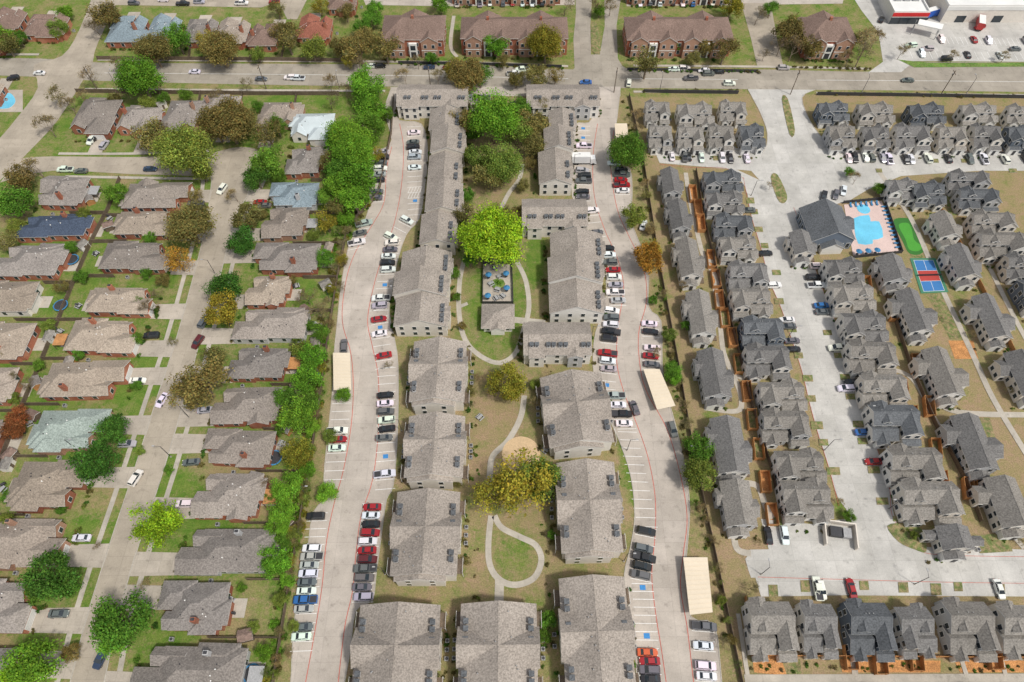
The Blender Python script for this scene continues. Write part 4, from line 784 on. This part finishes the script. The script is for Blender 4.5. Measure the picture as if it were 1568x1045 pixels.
row((486,792),(462,990),'k...wsswgwbs.gw.')
row((893,197),(893,312),'h.h.w..x.skg.kg.');row((905,325),(914,358),'w..g');row((930,382),(945,462),'kwgrwsws',-4);row((936,478),(929,590),'wgwkk.rws.h');row((942,608),(957,650),'swkw',-12)
row((962,668),(990,800),'...........',-8);row((989,815),(982,882),'k.gkkg');row((984,900),(996,1040),'h.....h.orgk')
row((950,262),(953,294),'kgrrw');row((996,498),(997,560),'wk.wrg');row((1076,960),(1082,1036),'g.w.ww')
for p0,p1,occ in [((1022,242),(1080,244),'.w..gk..w.'),((1105,244),(1168,245),'wk.w..'),((1290,244),(1420,246),'.wk.wg.sw..kw..w'),((1440,246),(1580,246),'.k..g.w..w..k.'),
   ((1183,900),(1250,902),'....w'),((1255,903),(1302,903),'w..r') ,((1320,902),(1560,906),'.............w..'),((1175,822),(1250,826),'k.w....')]:
    row(p0,p1,occ,stripes=False,zc=.11)
for u,v,c in [(1172,388,'k'),(1185,437,'w'),(1205,490,'w'),(1207,500,'g'),(1213,522,'g'),(1214,535,'k'),(1252,408,'w'),(1245,425,'k'),(1250,437,'w'),(1258,468,'b'),(1260,478,'g'),(1283,533,'w'),(1322,662,'b'),(1338,707,'r'),(1295,595,'w'),(1305,585,'k'),(1146,322,'g')]:
    carp(u,v,2,c)
for s in """298 110 0 w;400 121 0 g;444 119 0 w;456 120 0 w;657 103 2 n;686 104 2 q;703 104 2 g;787 113 2 w;800 107 2 w;897 126 0 b;963 127 80 w;1032 106 0 w;1048 105 0 w;1058 120 0 g;1078 108 0 w;1085 113 0 g;1100 110 0 k;1117 128 0 w;1200 104 0 s;1390 123 0 g;570 101 0 w;582 101 0 k;20 120 10 k;60 112 0 w
303 524 70 q;312 493 72 g;248 613 74 w;208 732 74 w;155 1008 76 n;230 259 0 n;124 262 0 g;100 260 0 w;293 708 5 g;232 514 3 k;211 583 0 w;140 215 80 w;147 208 80 k;125 824 0 w;90 940 0 g;283 772 0 w;160 222 80 s;300 312 0 g;308 318 0 k;340 290 70 w;405 315 0 g;195 680 0 s;230 915 0 .;315 628 5 s;398 310 0 r
972 625 103 g;1030 658 100 g;527 530 95 g;985 345 70 w;940 250 0 w;745 165 0 w;760 160 0 g;790 160 0 k;735 162 0 w
1280 298 70 g;1262 300 70 k;1292 292 70 w;1500 42 20 r;1510 24 10 w;1555 75 0 g;1395 70 10 w;1420 75 0 s;1450 90 0 k;1350 30 60 k
205 5 0 g;250 0 0 w;305 3 0 s;280 6 0 k;370 5 0 w;420 3 0 r;700 5 90 w;720 4 90 k;735 5 90 s;750 4 90 w;770 5 90 g;785 4 90 r;800 5 90 w;815 5 90 w;830 5 90 k;980 5 90 w;995 4 90 g;1010 5 90 w;1030 4 90 k;1045 5 90 w;1060 5 90 b;1090 4 90 w;1105 5 90 g""".replace('\n',';').split(';'):
    u,v,dg,c=s.split()
    if c!='.': carp(float(u),float(v),float(dg),c)
row((1440,62),(1570,66),'w......r..w.......s',z=.075);row((1400,84),(1560,87),'.w......k....w...',z=.075)
av=GP([(160,112),(400,114),(700,117),(870,121)]);av2=GP([(960,121),(1130,122)]);av3=GP([(1250,123),(1400,124),(1700,127)])
for q in(av,av2,av3): ST.ribbon(q,.15,.04,'white')
ST.build('parking_stripes'); KERB.build('kerb')
SLm=MB(); SLm.cyl(0,0,0,7,.1,.07,'dark',8); SLm.limb((0,0,6.9),(1.6,0,7.3),.05,.04,'dark'); SLm.box(1.3,-.15,7.22,2.0,.15,7.36,'vent'); SLm.cyl(0,0,0,.4,.22,.22,'kerb',8); SLm=SLm.mesh('street_lamp')
for u,v,a in [(655,260,180),(612,460,180),(615,660,180),(590,880,180),(878,260,0),(905,520,0),(960,690,0),(955,860,0),(1060,700,180),(505,460,0),(470,760,0),(290,640,0),(120,690,0),(262,700,180),(1150,300,0),(1205,520,0),(1262,690,0),(1330,640,180),(1360,780,180),(1165,880,90),(1400,895,90),(330,420,180),(180,135,90),(520,137,90),(1010,139,90),(1320,141,90),(1480,143,90)]:
    c=G(u,v); place(SLm,'street_lamp',(c[0],c[1],0),math.radians(a))
UP=MB(); UP.cyl(0,0,0,11,.18,.12,'wood',8); UP.box(-1.4,-.08,10,1.4,.08,10.2,'wood'); UP.cyl(.4,0,8.6,9.5,.25,.25,'vent',8); UPm=UP.mesh('utility_pole')
for u,v in [(408,137),(150,140),(660,140),(940,142),(1210,145),(1440,146)]: c=G(u,v); place(UPm,'utility_pole',(c[0],c[1],0),1.5)
for ln,cc in (([(1140,142),(1250,144)],'M'),([(985,140),(1135,141)],'E'),([(1255,144),(1580,150)],'E'),([(615,100),(870,106)],'M'),([(965,110),(1170,112)],'M'),([(1215,104),(1340,107)],'E')):
    if cc=='M' and ln[0][0]==1140: continue
    a=Vector(G(*ln[0]));b_=Vector(G(*ln[1])); n_=int((b_-a).length/2.4)
    for i in range(n_):
        p=a.lerp(b_,(i+R.random()*.6)/n_); shrub(p.x,p.y+R.uniform(-.5,.5),R.uniform(.6,1.2),cc if R.random()<.7 else 'E')
for _ in range(60):
    u=R.choice([R.uniform(718,735),R.uniform(825,845)]);v=R.uniform(520,1000);c=G(u,v); shrub(c[0],c[1],R.uniform(.3,.8),R.choice('EBMS'))
for _ in range(90):
    a=R.randint(0,5);f=R.random();u=FR[a][0]*(1-f)+FR[a+1][0]*f-R.uniform(2,12);v=FR[a][1]*(1-f)+FR[a+1][1]*f;c=G(u,v);shrub(c[0],c[1],R.uniform(.5,1.2),R.choice('EBMS'))
for _ in range(180):
    a=R.randint(2,9);f=R.random();u=FL[a][0]*(1-f)+FL[a+1][0]*f+R.uniform(-16,4);v=FL[a][1]*(1-f)+FL[a+1][1]*f;c=G(u,v);shrub(c[0],c[1],R.uniform(.6,1.7),R.choice('EYMSG'))
# ---------------- light ----------------
w=bpy.data.worlds.new('World'); bpy.context.scene.world=w; w.use_nodes=True; n=w.node_tree.nodes;l=w.node_tree.links
sky=n.new('ShaderNodeTexSky'); sky.sky_type='NISHITA'; sky.sun_disc=False; EL_,AZ=math.radians(58),math.radians(128); sky.sun_elevation=EL_; sky.sun_rotation=AZ; sky.dust_density=3
hs=n.new('ShaderNodeHueSaturation'); hs.inputs['Saturation'].default_value=.35; l.new(sky.outputs[0],hs.inputs['Color']); l.new(hs.outputs[0],n['Background'].inputs['Color']); n['Background'].inputs['Strength'].default_value=.135
sd=bpy.data.lights.new('sun','SUN'); sd.energy=2.75; sd.angle=math.radians(5); sd.color=(1,.955,.88); so=bpy.data.objects.new('sun',sd); bpy.context.scene.collection.objects.link(so)
dirv=Vector((math.sin(AZ)*math.cos(EL_),math.cos(AZ)*math.cos(EL_),math.sin(EL_))); so.rotation_euler=dirv.to_track_quat('Z','Y').to_euler(); so.location=(0,0,300)
cd=bpy.data.cameras.new('camera'); cd.sensor_width=36; cd.lens=36*F/1568; cd.clip_end=9000; cd.clip_start=1; co=bpy.data.objects.new('camera',cd); co.location=(0,0,H); co.rotation_euler=(math.pi/2-P,0,0)
bpy.context.scene.collection.objects.link(co); bpy.context.scene.camera=co
vs=bpy.context.scene.view_settings; vs.view_transform='Standard'; vs.look='None'; vs.exposure=0; vs.gamma=1
print('objects',len(bpy.data.objects))
